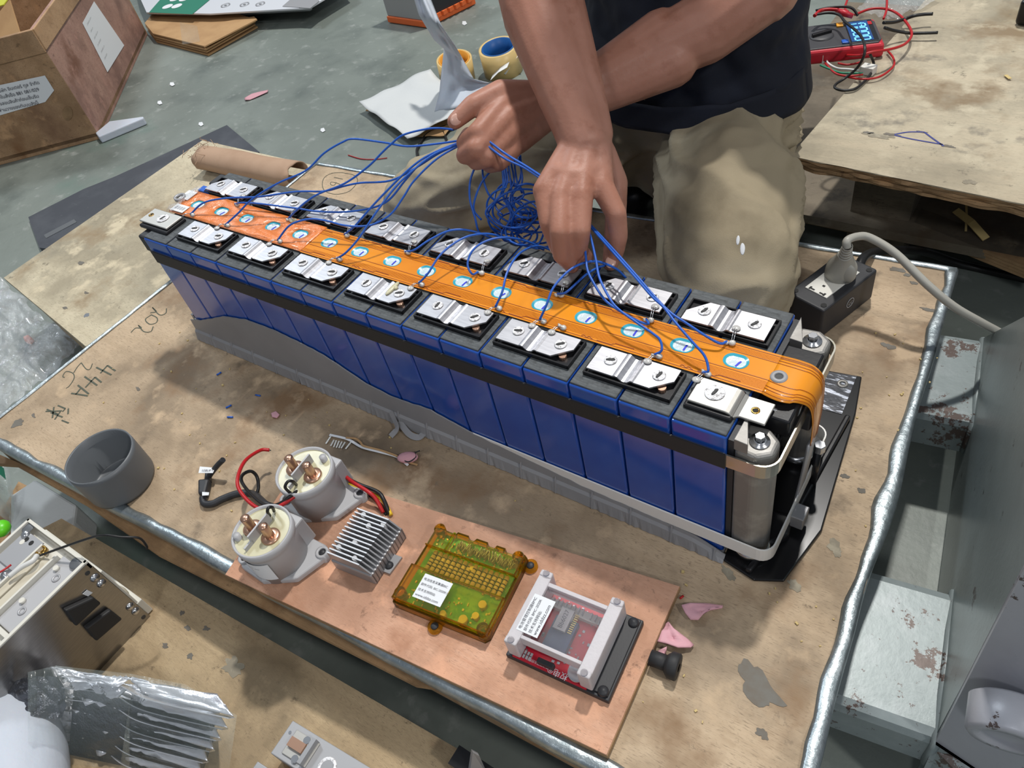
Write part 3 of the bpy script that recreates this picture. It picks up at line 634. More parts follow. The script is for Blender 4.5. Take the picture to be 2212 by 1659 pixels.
for n, L_ in (('f', JF), ('b', JB)):
    for k, (x, y) in enumerate(L_):
        p = U(x, y, 0) + V(0, 0, zf + .0006); jpos[n, k] = p
        put(jl, 'solder_joint', pack, p - pack.location, random.uniform(-.4, .4))
        d = V(-.10, -.25, 0) if n == 'f' else V(-.05, .30, 0)
        if k or n == 'b': put(dp, 'resin_drop', pack, p + d * S + V(0, 0, TOP - zf + .0002) - pack.location)
        for s_ in (-1, 1):
            q0 = p + V(s_ * .001, 0, .002); q1 = p + d * S + V(s_ * .001, 0, TOP - zf + .001); mid = (q0 + q1) / 2 + V(0, 0, .004)
            lead.tube(catmull([q0, mid, q1], 3), .0004, 5)
lead.build('link_wire', M['steel'], pack, kind='stuff')
# straps
def ring(z0, z1, out, name, mt, x0=-.1, x1=16.9, r=.28, y0=-.0, th=.03):
    b = MB(); P = []
    def cor(cx, cy, a0, a1):
        for k in range(7): a = a0 + (a1 - a0) * k / 6; P.append((cx + (r + out) * math.cos(a), cy + (r + out) * math.sin(a)))
    cor(x1 - r, 3.18 - r, 0, PI / 2); cor(x0 + r, 3.18 - r, PI / 2, PI); cor(x0 + r, r, PI, 1.5 * PI); cor(x1 - r, r, 1.5 * PI, 2 * PI)
    n = len(P); c = V(8.4, 1.59)
    vs = []
    for x, y in P:
        q_ = V(x, y); d = (q_ - V(min(max(x, x0 + r), x1 - r), min(max(y, r), 3.18 - r))).normalized()
        i_ = q_ - d * th
        for (a, z) in ((q_, z0), (q_, z1), (i_, z1), (i_, z0)): vs.append(U(a.x, a.y, z))
    fs = [(4 * i + j, 4 * i + (j + 1) % 4, 4 * ((i + 1) % n) + (j + 1) % 4, 4 * ((i + 1) % n) + j) for i in range(n) for j in range(4)]
    return b.add(vs, fs).build(name, mt, pack)
sb = ring(2.95, 3.27, .035, 'steel_strap', M['strapsteel'], x1=16.78)
MB().box2(U(.1, -.062, 2.92), U(16.0, -.034, 3.30)).build('strap_cover', M['black_rubber'], sb)
MB().box2(U(-.13, .2, 2.92), U(-.17, 3.0, 3.30)).build('strap_cover', M['black_rubber'], sb)
MB().box2(U(.2, 3.215, 2.92), U(16.0, 3.245, 3.30)).build('strap_cover', M['black_rubber'], sb)
ring(.46, .72, .07, 'white_band', M['white_band'], x1=17.0) if 0 else ring(.42, .78, .048, 'white_band', M['white_band'], x1=16.86, r=.22, th=.03)
# end plates with corner columns and bolts
for ex, sg in ((16.0, 1), (0.0, -1)):
    ep = MB().box2(U(ex, .06, .25), U(ex + sg * .1, 3.12, 3.58)).build('end_plate', M['black_matt'], pack)
    if sg > 0:
        for cy in (.34, 2.84):
            b = MB(); cx = 16.42
            pl = [(cx - .32, cy - .3), (cx + .05, cy - .34), (cx + .30, cy - .15), (cx + .30, cy + .15), (cx + .05, cy + .34), (cx - .32, cy + .3)]
            b.prism([(x * S, y * S) for x, y in pl], .35 * S, 3.42 * S)
            c_o = b.build('corner_column', M['cast'], ep, bevel=.004, seg=3)
            MB().prism([((cx - .32) * S, (cy - .3) * S), ((cx - .08) * S, (cy - .32) * S), ((cx - .10) * S, (cy - .26) * S), ((cx - .30) * S, (cy + .25) * S), ((cx - .32) * S, (cy + .3) * S)], 3.4 * S, 3.66 * S).build('column_lip', M['cast'], ep, bevel=.001)
            bz = 3.42 * S; c0 = U(cx, cy, 0)
            b = MB(); b.lathe([(0, 0), (.0085, 0), (.0088, .0008), (.0085, .0016), (.0062, .0018), (.0060, .0030), (.0044, .0034)], c0 + V(0, 0, bz), 24)
            bo = b.build('bolt', M['steel'], ep)
            MB().prism([((c0.x + .0044 * math.cos(a * PI / 3)), (c0.y + .0044 * math.sin(a * PI / 3))) for a in range(6)], bz + .003, bz + .0085).build('bolt_head', M['steel'], ep, bevel=.0004)
            MB().lathe([(0, -.001), (.018, -.001), (.0185, .004), (.015, .007), (.008, .008)], U(cx, cy, .2), 24).build('column_foot', M['steel'], ep)
        hx = MB(); random.seed(3)
        for j in range(4):
            for i in range(5):
                cy_, cz_ = .85 + i * .38, .8 + j * .66 + (.33 if i % 2 else 0); P = [U(16.2, cy_ + .25 * math.cos(a * PI / 3), cz_ + .36 * math.sin(a * PI / 3)) for a in range(7)]
                if cz_ < 3.2: hx.tube(P, .0012, 4)
        hx.build('honeycomb_rib', M['black_gloss'], ep, kind='stuff')
        MB().box2(U(16.1, .75, 3.2), U(16.75, 2.45, 3.60)).build('top_rail', M['black_gloss'], ep, bevel=.002)
        MB().box2(U(16.55, 1.5, 2.6), U(16.9, 1.9, 3.05)).build('clip', M['black_matt'], ep, bevel=.002)
        MB().tube(catmull([U(16.3, .9, 3.62), U(16.62, 1.0, 3.50), U(16.72, 1.2, 3.3), U(16.74, 1.5, 3.45), U(16.8, 1.75, 3.1)], 5), .002, 6).build('spring_clip', M['steel'], ep)
    else:
        for cy in (.3, 2.85):
            MB().box2(U(-.35, cy - .25, 3.1), U(-.02, cy + .25, 3.62)).build('corner_lug', M['black_matt'], ep, bevel=.003)
# black foot bracket at the right
br = [(15.9, 5.35), (16.95, 5.5), (17.15, 4.4), (17.45, 1.3), (17.2, -.05), (16.72, -.28), (16.05, -.14), (15.95, 1)]
bk = MB().prism([(x * S, y * S) for x, y in br], .001, .0045).build('foot_bracket', M['dark_metal'], pack, bevel=.0015)
MB().prism([(x * S, y * S) for x, y in [(16.45, 1.2), (16.9, 1.25), (16.98, .8), (16.75, .45), (16.4, .6)]], .0045, .016).build('bracket_boss', M['black_gloss'], bk, bevel=.004, seg=3)
MB().prism([(x * S, y * S) for x, y in [(16.5, -.2), (16.62, -.2), (16.95, 1.5), (17.1, 4.2), (16.98, 4.2), (16.82, 1.5)]], .0045, .011).build('bracket_rib', M['black_gloss'], bk, bevel=.002)
MB().prism([(x * S, y * S) for x, y in [(15.95, 4.2), (16.9, 4.25), (16.85, 5.45), (16.0, 5.3)]], .0046, .0052).build('scuffed_end', mat('scuffed_metal', (.05, .052, .06), .3, .5, nz=[(40, (.42, .45, .52), .50, .56, True)], stretch=((1, 5, 1), .2), bump=(60, .5, .001)), bk)
MB().lathe([(.0028, .0), (.003, .0015), (.006, .0015), (.0065, 0)], V(16.65 * S, 5.1 * S, .0052), 16).build('bracket_hole', M['cast'], bk)
hb = at(1770, 968, 1.3 * S)
MB().prism([(hb.x + .006 * math.cos(a * PI / 3), hb.y + .006 * math.sin(a * PI / 3)) for a in range(6)], hb.z - .004, hb.z + .006).build('hex_nut', M['steel'], pack, bevel=.0006)
MB().cyl((hb.x - .001, hb.y, .0), (hb.x - .001, hb.y, hb.z - .004), .004, n=12).build('stud', M['black_gloss'], pack)
# grey plastic tray along the front
topc = [(-.22, .71), (.3, .85), (.9, 1.1), (1.84, 1.53), (2.97, 1.79), (3.98, 1.81), (4.87, 1.72), (5.77, 1.55), (6.36, 1.30), (6.95, 1.05), (7.8, .93), (8.98, 1.04), (9.3, .95), (10, .80), (11, .70), (12, .60), (13, .48), (14, .45), (15.4, .40), (16.06, .14)]
def zt_(x):
    for (a, b), (c, d) in zip(topc, topc[1:]):
        if a <= x <= c: return b + (d - b) * (x - a) / (c - a)
    return .14
def trayf(u, v):
    x = -.22 + u * 16.28; zt2 = zt_(x) + .025 * noise.noise(V(x * 4, 0, 0)); fz = min(.36, zt2 * .8)
    k = int(round(v * 4)); jag = .035 * noise.noise(V(x * 9, 3, 0))
    return [U(x, -.055, zt2), U(x, -.065, (zt2 + fz) / 2), U(x, -.075, fz), U(x, -.13, fz - .06), U(x, -.20 + jag, .02)][k]
tray = MB().grid(trayf, 200, 4, smooth=False).build('plastic_tray', M['grey_plastic'], pack, solid=.0016, label='torn grey plastic tray')
for k in range(18):
    x = .55 + k * .9; fz = min(.36, zt_(x) * .8)
    MB().slab([U(x, -.07, fz + .10), U(x, -.125, fz - .01), U(x + .02, -.22, .03), U(x, -.08, .03)], (.0014, 0, 0)).build('tray_rib', M['grey_plastic'], tray)
for k in range(9, 15):
    x = .65 + (k - 2) * .9
    if 6.2 < x < 11.5: MB().slab([U(x, -.082, .30), U(x + .62, -.082, .30), U(x + .62, -.088, .17), U(x, -.088, .17)], (0, -.0008, 0)).build('liner_patch', M['white_band'], tray)
MB().box2(U(-.1, 3.2, .02), U(16, 3.26, .9)).build('rear_tray_wall', M['grey_plastic'], tray)
MB().box2(U(-.12, .0, .02), U(-.02, 3.2, .9)).build('end_tray_wall', M['grey_plastic'], tray)
MB().box2(U(0, 0, .02), U(16, 3.18, .12)).build('tray_floor', M['grey_plastic'], tray)
def shard(P, wd, up, name='plastic_shaving', label=''):
    o = MB().ribbon(catmull(P, 5), wd, up, .0012).build(name, M['grey_plastic']); return tag(o, label, 'plastic scrap')
for k_, (x_, y_, sx_) in enumerate(((8.25, 1.05, 1.4), (3.9, 1.9, 1.0))):
    p_ = U(x_, .75 if not k_ else 1.93, 0) + V(0, 0, TOP + .001 if not k_ else zf + .002)
    gb = MB(); gb.ball(p_, .004, (.8, 2.2 * sx_ if not k_ else .9, .45), 14, 8); gb.ball(p_ + V(.003, .002, 0), .003, (1, 1, .6), 10, 6); gb.build('glue_blob', M['epoxy'], pack)
shard([at(845, 890, .018), at(852, 905, .012), at(858, 925, .008), at(845, 942, .002)], .007, (0, -1, .5), label='curled grey plastic shaving nearest the comb shaped metal strip')
shard([at(862, 910, .008), at(885, 938, .004), at(905, 945, .003), at(918, 935, .004)], .008, (0, -.5, 1), label='wide grey plastic shaving bent below the torn tray')
# debris crumbs
# ================= things on the work table =================
def frame3(o, xd, yd=None, z=(0, 0, 1)):      # rotation about z from an x direction
    return math.atan2(xd.y, xd.x)
# plywood backing board for the electronics
bp = [at(640, 1010, .011), at(485, 1240, .011), at(1310, 1630, .011), at(1468, 1265, .011)]
board = MB().prism([(p.x, p.y) for p in bp], .001, .010).build('backing_board', M['ply_board'], bevel=.0006)
tag(board, 'reddish thin plywood board carrying the contactors and electronics, on the near edge of the table', 'board')
MB().prism([(p.x, p.y) for p in inset(bp, -.0025)], .001, .0085).build('board_edge', M['edge_wood'], board)
BT = .010
# grey pvc cap
cb = at(252, 1065, .0); 
cap = MB().lathe([(.0, .003), (.030, .003), (.0385, .003), (.0400, .005), (.0405, .044), (.0415, .045), (.0415, .057), (.0435, .058), (.0440, .050), (.0435, .006), (.0420, .0005), (0, .0005)], (cb.x - .006, cb.y + .016, 0), 56).build('pipe_cap', M['pvc'])
tag(cap, 'open dark grey plastic pipe cap standing on the left front edge of the table', 'pipe cap')
# contactors
def contactor(c, yaw, label, topz, pins):
    R = .0335; r0 = empty('contactor', c, yaw, label, 'contactor', 'contactors on the backing board')
    b = MB(); b.lathe([(0, .002), (.031, .002), (.0315, .045), (.0325, .050), (R, .052), (R, topz), (R - .0022, topz), (R - .0028, topz - .004), (0, topz - .004)], n=48)
    b.build('housing', M['contactor'], r0, True)
    MB().cyl((0, 0, topz - .006), (0, 0, topz - .0028), R - .0026, n=40).build('epoxy_fill', M['epoxy'], r0, True)
    pl = [(-.044, -.018), (-.036, -.030), (0, -.034), (.036, -.016), (.050, .018), (.042, .032), (.0, .034), (-.036, .018)]
    MB().prism(pl, 0, .010).build('base_flange', M['contactor'], r0, True, bevel=.003, seg=3)
    MB().solid([V(-.012, .018, .008), V(.022, .018, .008), V(.022, .038, .008), V(-.012, .038, .008)], [V(-.012, .018, topz - .014), V(.022, .018, topz - .014), V(.022, .036, topz - .014), V(-.012, .036, topz - .014)]).build('coil_box', M['contactor'], r0, True, bevel=.002)
    for sx, sy in ((.044, .022), (-.038, -.020)):
        e = MB().lathe([(.0075, 0), (.0075, .012), (.0045, .012), (.0045, .009)], (sx, sy, 0), 20).build('screw_ear', M['contactor'], r0, True)
        MB().ball((sx, sy, .0105), .0042, (1, 1, .5)).build('screw', M['black_matt'], r0, True)
    MB().box((0, 0, topz + .003), (.0022, .032, .016)).build('divider', M['contactor'], r0, True, bevel=.0004)
    MB().box((.0, -.020, topz), (.0022, .012, .006)).build('divider', M['contactor'], r0, True)
    for s in (-1, 1):
        MB().lathe([(0, 0), (.0105, 0), (.0105, .0018), (.0090, .0028), (.005, .003)], (s * .0135, -.001, topz - .003), 24).build('terminal_washer', M['copper'], r0, True)
        b = MB(); b.lathe([(.0048 + (.0004 if k % 2 else 0), .001 + k * .0011) for k in range(18)] + [(.0032, .0215), (0, .0215)], (s * .0135, -.001, topz - .002), 16)
        b.build('terminal_stud', M['copper'], r0, True)
    MB().lathe([(.0042, -.004), (.0040, .006), (0, .0062)], (pins[0], pins[1], topz - .002), 16).build('locating_pin', M['contactor'], r0, True)
    return r0
# axis from bolt pair directions
c1 = at(578, 1200, .011); c1 = V(at(568, 1150, .068).x, at(568, 1150, .068).y, BT)
c2 = V(at(659, 1020, .068).x, at(659, 1020, .068).y, BT)
d1 = at(570, 1148, .075) - at(531, 1130, .075); d2 = at(672, 1008, .075) - at(634, 993, .075)
k1 = contactor(c1, math.atan2(d1.y, d1.x), 'pale grey contactor with two copper studs, nearer the table edge', .062, (-.020, -.017))
k2 = contactor(c2, math.atan2(d2.y, d2.x), 'pale grey contactor with two bronze studs and looped wires, farther from the table edge', .062, (.012, .022))
lb = text('— —— —\n—— –', M['print'], k1, (0, 0, 0), (1, 0, 0), (0, 1, 0), .006, local=True)
for v in lb.data.vertices:
    a = -PI / 2 - .55 + v.co.x / .032; v.co = V(math.cos(a) * .0327, math.sin(a) * .0327, .034 + v.co.y)
lq = MB().grid(lambda u, v: V(math.cos(-PI / 2 - .8 + u * 1.5) * .0324, math.sin(-PI / 2 - .8 + u * 1.5) * .0324, .014 + v * .03), 12, 2).build('label', M['paper'], k1, True)
z9 = .055
def pth(*pp): return [at(x, y, z) for x, y, z in pp]
def wire(name, mt, P, r, label, group=None, parent=None, cat='wire', sm=7):
    o = rod(name, mt, P, r, parent, sm=sm)
    return tag(o, label, cat, group) if not parent else o
wire('coil_wire', M['wire_red'], pth((582, 972, .03), (562, 973, .035), (530, 995, .05), (514, 1030, .06), (517, 1058, .06), (545, 1090, .06), (578, 1103, .062), (610, 1090, .066), (640, 1070, .066), (652, 1068, .055)), .0022, 'red coil wire looping left of the contactors with a cut end')
wire('coil_wire', M['wire_black'], pth((655, 1070, .056), (645, 1061, .066), (630, 1070, .07), (600, 1090, .064), (570, 1090, .06), (540, 1065, .05), (522, 1040, .04), (525, 1025, .035), (542, 1018, .03), (555, 1030, .02), (558, 1055, .012), (550, 1075, .006)), .0021, 'black coil wire looping between the two contactors')
wire('coil_wire', M['wire_black'], pth((640, 1047, .071), (632, 1040, .084), (622, 1040, .088), (616, 1052, .084), (624, 1062, .074), (634, 1068, .060)), .0018, 'short black lead looped on top of the rear contactor')
tip = MB().cyl(at(577, 971, .03), at(585, 973, .03), .0014, .0006).build('cut_end', M['char'], bpy.data.objects['coil_wire'])
wire('coil_wire', M['wire_black'], pth((583, 1114, .071), (578, 1106, .084), (580, 1097, .088), (588, 1096, .084), (592, 1104, .071)), .0018, 'short black lead looped on top of the front contactor')
# black taped harness with connector
hn = empty('harness_connector', at(445, 1080, 0), label='black taped harness with a white flag label and small connector, left of the contactors', cat='cable')
rod('taped_cable', M['black_matt'], pth((600, 1098, .02), (575, 1090, .03), (548, 1068, .006), (515, 1066, .005), (480, 1078, .005), (460, 1088, .005), (442, 1088, .005), (438, 1075, .006)), .0045, hn)
rod('taped_cable', M['black_matt'], pth((451, 1030, .006), (458, 1020, .012), (470, 1005, .022), (482, 993, .030)), .0036, hn)
cc = [at(436, 1046, .001), at(460, 1044, .001), at(452, 1078, .001), at(436, 1078, .001)]
MB().slab(cc, (0, 0, .012)).build('connector', M['black_matt'], hn, bevel=.003)
MB().slab([at(449, 1026, .001), at(459, 1028, .001), at(459, 1046, .001), at(447, 1046, .001)], (0, 0, .009)).build('boot', M['black_matt'], hn, bevel=.002)
MB().slab([at(437, 1063, .0132), at(452, 1064, .0132), at(451, 1070, .0132), at(437, 1071, .0132)], (0, 0, .0005)).build('band', M['paper'], hn)
fg = [at(432, 1008, .020), at(465, 1011, .018), at(460, 1022, .018), at(429, 1022, .020)]
fo = MB().slab(fg, (0, 0, .0004)).build('flag_label', M['paper'], hn)
text('I:E8UP I', M['print'], hn, fg[3] + (fg[2] - fg[3]) * .15 + V(0, .002, .001), fg[2] - fg[3], fg[0] - fg[3], .0045)
# converter with cooling fins
hs0 = [at(706, 1205, .034), at(828, 1232, .034), at(883, 1130, .034), at(770, 1085, .034)]
hc = sum((at(x, y, BT) for x, y in ((722, 1235), (812, 1272), (888, 1162), (790, 1112))), V(0, 0, 0)) / 4
hx_ = (at(812, 1272, BT) - at(722, 1235, BT)); hy_ = (at(888, 1165, BT) - at(812, 1272, BT))
hw, hl = hx_.length * .98, hy_.length * .96
hs = empty('heatsink_converter', (hc.x, hc.y, BT), math.atan2(hx_.y, hx_.x), 'finned grey aluminium power converter between contactors and amber module', 'converter')
MB().box((0, 0, .009), (hw, hl, .018)).build('base_block', M['heatsink'], hs, True, bevel=.002)
nf = 13
for k in range(nf):
    y = -hl / 2 + hl * (k + .5) / nf; cut = .13 if k in (6, 7) else 0; right = hw / 2 - (.010 if k < 5 else 0)
    b = MB(); b.prof([(y - .0008, .016), (y + .0008, .016), (y + .0008, .032), (y - .0008, .032)], -hw / 2, hw / 2 - .012)
    b.prof([(y - .0008, 0), (y + .0008, 0), (y + .0008, .018), (y - .0008, .018)], hw / 2 - .004, hw / 2)
    b.solid([V(hw / 2 - .013, y - .0008, .016), V(hw / 2, y - .0008, 0), V(hw / 2, y + .0008, 0), V(hw / 2 - .013, y + .0008, .016)], [V(hw / 2 - .013, y - .0008, .032), V(hw / 2, y - .0008, .019), V(hw / 2, y + .0008, .019), V(hw / 2 - .013, y + .0008, .032)])
    b.build('fin', M['heatsink'], hs, True)
for (x, y) in ((-.30, .40), (.22, .36), (-.05, .24), (-.1, -.12), (-.35, -.30), (.1, -.38)):
    MB().cyl((x * hw, y * hl, .018), (x * hw, y * hl, .0315), .0028, n=10).build('ejector_pin', M['contactor'], hs, True)
MB().lathe([(0, .004), (.004, .0035), (.005, .001), (.005, 0)], (hw / 2 + .002, -.12 * hl, .002), 14).build('screw', M['black_matt'], hs, True)
MB().prism([(hw / 2 - .004, -hl * .25), (hw / 2 + .008, -hl * .25), (hw / 2 + .010, hl * .1), (hw / 2 - .004, hl * .1)], 0, .003).build('mounting_ear', M['heatsink'], hs, True)
for nm, mt, P, lab in (('power_wire', 'wire_red', ((712, 1003, .03), (728, 1014, .03), (760, 1040, .03), (795, 1062, .028), (812, 1078, .022), (828, 1108, .012)), 'thick red wire running from the rear contactor to the finned converter'),
                       ('power_wire', 'wire_yellow', ((718, 1024, .02), (738, 1034, .02), (772, 1054, .018), (812, 1070, .018), (830, 1085, .018), (845, 1113, .012)), 'yellow wire running from the rear contactor to the finned converter'),
                       ('power_wire', 'wire_black', ((716, 1018, .024), (735, 1026, .024), (775, 1046, .022), (815, 1062, .024), (829, 1080, .022), (842, 1112, .012)), 'black wire on the outer side of the yellow and red pair'),
                       ('power_wire', 'wire_black', ((722, 1029, .012), (750, 1045, .012), (775, 1062, .01), (806, 1074, .01), (836, 1112, .010)), 'black wire lying under the yellow and red pair')):
    wire(nm, M[mt], pth(*P), .0024, lab)
# amber collector module
ac = [at(x, y, BT) for x, y in ((848, 1325), (1060, 1412), (1160, 1215), (935, 1145))]
ax_ = ac[1] - ac[0]; ay_ = ac[2] - ac[1]; am_c = sum(ac, V(0, 0, 0)) / 4; aw, al_ = ax_.length * .965, ay_.length * .93
am = empty('amber_module', (am_c.x - .002, am_c.y + .004, BT), math.atan2(ax_.y, ax_.x), 'translucent amber electronics module with white sticker and resistor row', 'electronic module')
def amp(x, y): return V(x * aw / 2, y * al_ / 2, 0)
def abox(x0, y0, x1, y1, z0, z1, name, m_, bev=.001, **k):
    return MB().box2(amp(x0, y0) + V(0, 0, z0), amp(x1, y1) + V(0, 0, z1)).build(name, m_, am, True, bevel=bev, **k)
abox(-.93, -.9, .93, .9, .003, .0048, 'circuit_board', M['pcb_green'], 0)
sh = MB()
ou = [(-1, -.93), (-.97, -1), (.93, -1), (1, -.9), (1, .92), (.93, .97), (.86, .97), (.84, .84), (.55, .84), (.52, .97), (.34, .97), (.32, .86), (.18, .86), (.14, .97), (-.10, .97), (-.14, .86), (-.24, .86), (-.28, .97), (-.52, .97), (-.54, .90), (-.9, .93), (-.98, .86)]
zz = lambda y: .0
def shell(z0, z1, sc, name, poly=ou): return MB().prism([(x * aw / 2 * sc, y * al_ / 2 * sc) for x, y in poly], z0, z1)
def wallring(poly, t, z0, z1):
    b = MB(); n = len(poly); P = [V(x * aw / 2, y * al_ / 2, 0) for x, y in poly]; Q = [p * (1 - t) for p in P]
    vs = [p + V(0, 0, z) for z in (z0, z1) for p in P] + [p + V(0, 0, z) for z in (z0, z1) for p in Q]
    fs = []
    for i in range(n):
        j = (i + 1) % n; fs += [(i, j, n + j, n + i), (2 * n + j, 2 * n + i, 3 * n + i, 3 * n + j), (n + i, n + j, 3 * n + j, 3 * n + i), (j, i, 2 * n + i, 2 * n + j)]
    return b.add(vs, fs)
wallring(ou, .045, 0, .012).build('case_wall', M['amber'], am, True)
abox(-.97, -.93, .97, -.12, .0165, .0182, 'case_lid', M['amber_lid'], .0008); abox(-.93, -.10, .95, .42, .0125, .0140, 'case_lid', M['amber_lid'], .0008); abox(-.93, .42, -.56, .86, .0165, .0182, 'case_lid', M['amber_lid'], .0008); abox(-.50, .40, .95, .84, .0165, .0182, 'case_lid', M['amber_lid'], .0008)
abox(-.99, -.95, .99, -.92, .011, .0182, 'case_step', M['amber'], 0); abox(-.99, -.14, .99, -.11, .0125, .0182, 'case_step', M['amber'], .0004); abox(-.96, .40, .97, .43, .0125, .0182, 'case_step', M['amber'], .0004)
abox(-.54, .42, -.50, .88, .012, .0182, 'case_step', M['amber'], 0); abox(.95, .42, .98, .86, .011, .0182, 'case_step', M['amber'], 0); abox(.96, -.92, .99, -.12, .011, .0182, 'case_step', M['amber'], 0); abox(-.99, -.92, -.96, -.12, .011, .0182, 'case_step', M['amber'], 0)
for (x, y) in ((.88, -.85), (.86, .84), (-.9, -.78), (-.86, .86)):
    p = amp(x, y); MB().lathe([(.0052, .003), (.0062, .003), (.0062, .0175), (.0052, .0175)], p, 20, closed=True).build('screw_well', M['amber'], am, True)
for k in range(15):
    x = -.74 + k * 1.54 / 14; p = amp(x, .17)
    r_o = MB().lathe([(.0014, -.012), (.0025, -.011), (.0025, .011), (.0014, .012)], p + V(0, 0, .0088), 10, axis=(0, 1, 0)).build('resistor', M['resistor'], am, True)
    b = MB()
    for d in (-.007, -.003, .001, .006): b.lathe([(.0026, d), (.0026, d + .0012)], p + V(0, 0, .0088), 10, axis=(0, 1, 0))
    b.build('colour_band', M['char'], r_o)
ch = MB(); random.seed(4)
for k in range(150):
    x, y = random.uniform(-.88, .88), random.choice([random.uniform(-.85, -.3), random.uniform(.5, .8), random.uniform(-.12, -.02)])
    w_, l_ = random.uniform(.0008, .0022), random.uniform(.0008, .003); ch.box(amp(x, y) + V(0, 0, .0056), (w_, l_, .0016))
ch.build('chip_component', M['goldpad'], am, True, kind='stuff')
hh = MB()
for k in range(46):
    x = -.40 + k * .028; p = amp(x, .70); hh.box(p + V(0, random.uniform(-.003, .003), .008), (.0007, .007, .006), Matrix.Rotation(random.uniform(-.5, .5), 3, 'Z'))
hh.build('header_pin', M['contactor'], am, True, kind='stuff')
for x, y, r in ((.62, -.35, .0042), (.60, -.62, .0036), (.42, -.78, .0045), (.02, -.82, .0032), (.1, .30, .0026)):
    MB().cyl(amp(x, y) + V(0, 0, .0048), amp(x, y) + V(0, 0, .011), r, n=16).build('capacitor', M['goldpad'], am, True)
st = [(-.62, -.78), (-.02, -.78), (-.02, -.22), (-.62, -.22)]
MB().prism([(x * aw / 2, y * al_ / 2) for x, y in st], .0183, .0186).build('sticker', M['paper'], am, True)
for k, (s_, sz) in enumerate((('电池信息采集器BIC', .0034), ('部件代码: BIC-2020K1', .0034), ('技术支持网站:', .0034), ('www.iddzz.com', .0043))):
    text(s_, M['print'], am, amp(-.59, -.36 - k * .125) + V(0, 0, .0187), (1, 0, 0), (0, 1, 0), sz, local=True, up=.0001)
for (x, y) in ((-.06, -1.08), (1.06, .86)):
    p = amp(x, y); e = MB().lathe([(.0075, 0), (.0075, .004), (.003, .004)], p, 20).build('mounting_ear', M['amber'], am, True)
    MB().ball(p + V(0, 0, .0042), .0042, (1, 1, .5)).build('screw', M['black_matt'], am, True)
# clear-cased controller module on black base
mc = [at(x, y, BT) for x, y in ((1094, 1420), (1315, 1522), (1392, 1348), (1180, 1262))]
mx_ = mc[1] - mc[0]; my_ = mc[2] - mc[1]; mo = sum(mc, V(0, 0, 0)) / 4; mw, ml = mx_.length, my_.length
cmod = empty('clear_module', (mo.x, mo.y, BT), math.atan2(mx_.y, mx_.x), 'clear plastic cased controller with red circuit board on a black base', 'electronic module')
def cmp_(x, y): return V(x * mw / 2, y * ml / 2, 0)
def cbox(x0, y0, x1, y1, z0, z1, name, m_, bev=0, **k): return MB().box2(cmp_(x0, y0) + V(0, 0, z0), cmp_(x1, y1) + V(0, 0, z1)).build(name, m_, cmod, True, bevel=bev, **k)
cbox(-1, -1, 1, 1, 0, .007, 'base_plate', M['black_matt'], .001)
cbox(-.86, -.98, .58, .98, .007, .0095, 'circuit_board', M['pcb_red'])
cbox(.64, -.92, .96, .96, .007, .009, 'side_ledge', M['black_matt'], .0005)
for y in (-.86, .84): MB().lathe([(0, .0035), (.004, .003), (.0052, .001), (.0052, 0)], cmp_(.86, y) + V(0, 0, .009), 16).build('screw', M['black_matt'], cmod, True)
CH = .036
cbox(-.70, -.66, .46, .70, CH - .006, CH - .0045, 'clear_window', M['clear'])
for s, x0, x1 in ((0, -.94, -.70), (1, .46, .70)):
    cbox(x0, -.92, x1, .92, CH - .005, CH, 'case_rail', M['frosted'], .0008); cbox(x0, -.92, x0 + .03, .92, .010, CH - .004, 'case_wall', M['frosted'], .0005); cbox(x1 - .03, -.92, x1, .92, .010, CH - .004, 'case_wall', M['frosted'], .0005)
    for y0, y1 in ((-.96, -.80), (.80, .96)): cbox(x0, y0, x1, y1, .009, CH + .0015, 'corner_post', M['frosted'], .0015)
    for y in (-.88, .88): MB().lathe([(.0, .0), (.0034, 0), (.0034, .0006), (.0028, .0006), (.0026, .0002), (0, .0002)], cmp_((x0 + x1) / 2, y) + V(0, 0, CH + .0016), 16).build('ejector_mark', M['clear'], cmod, True)
cbox(-.70, .62, .46, .72, .022, CH, 'case_wall', M['frosted'], .0005); cbox(-.70, -.74, .46, -.66, .022, CH, 'case_wall', M['frosted'], .0005)
cbox(-.42, -.60, .02, .25, .0096, .017, 'radio_board', M['pcb_blue']); cbox(-.30, .18, -.10, .36, .017, .020, 'module_can', M['heatsink']); cbox(-.36, -.10, -.12, .44, .0175, .0215, 'chip', M['modgrey'])
text('Bb6027', M['print'], cmod, cmp_(-.20, -.06) + V(0, 0, .0217), (0, 1, 0), (-1, 0, 0), .0062, local=True)
b = MB()
for k in range(10): b.box(cmp_(-.06, -.05 + k * .05) + V(0, 0, .0178), (.004, .0009, .0006))
b.build('solder_pad', M['goldpad'], cmod, True, kind='stuff')
b = MB()
for k in range(8): b.box(cmp_(-.58 + k * .085, .52) + V(0, 0, .015), (.001, .006, .012))
for k in range(2): b.box(cmp_(.18 + k * .09, .50) + V(0, 0, .015), (.001, .006, .012)); b.box(cmp_(.36 + k * .08, .42) + V(0, 0, .015), (.001, .006, .012))
b.build('header_pin', M['steel'], cmod, True, kind='stuff')
cbox(-.66, .40, .40, .60, .0095, .016, 'terminal_block', M['white'], .0004)
cbox(-.38, -.92, -.06, -.80, .0095, .016, 'connector', M['black_matt'], .0006)
MB().cyl(cmp_(.34, -.74) + V(0, 0, .0095), cmp_(.34, -.74) + V(0, 0, .013), .009, n=28).build('coin_cell', M['steel'], cmod, True)
b = MB()
for k in range(70): b.box(cmp_(random.uniform(-.8, .5), random.uniform(-.9, .7)) + V(0, 0, .0102), (random.uniform(.001, .003), random.uniform(.001, .003), .0014))
b.build('chip_component', M['steel'], cmod, True, kind='stuff')
b = MB()
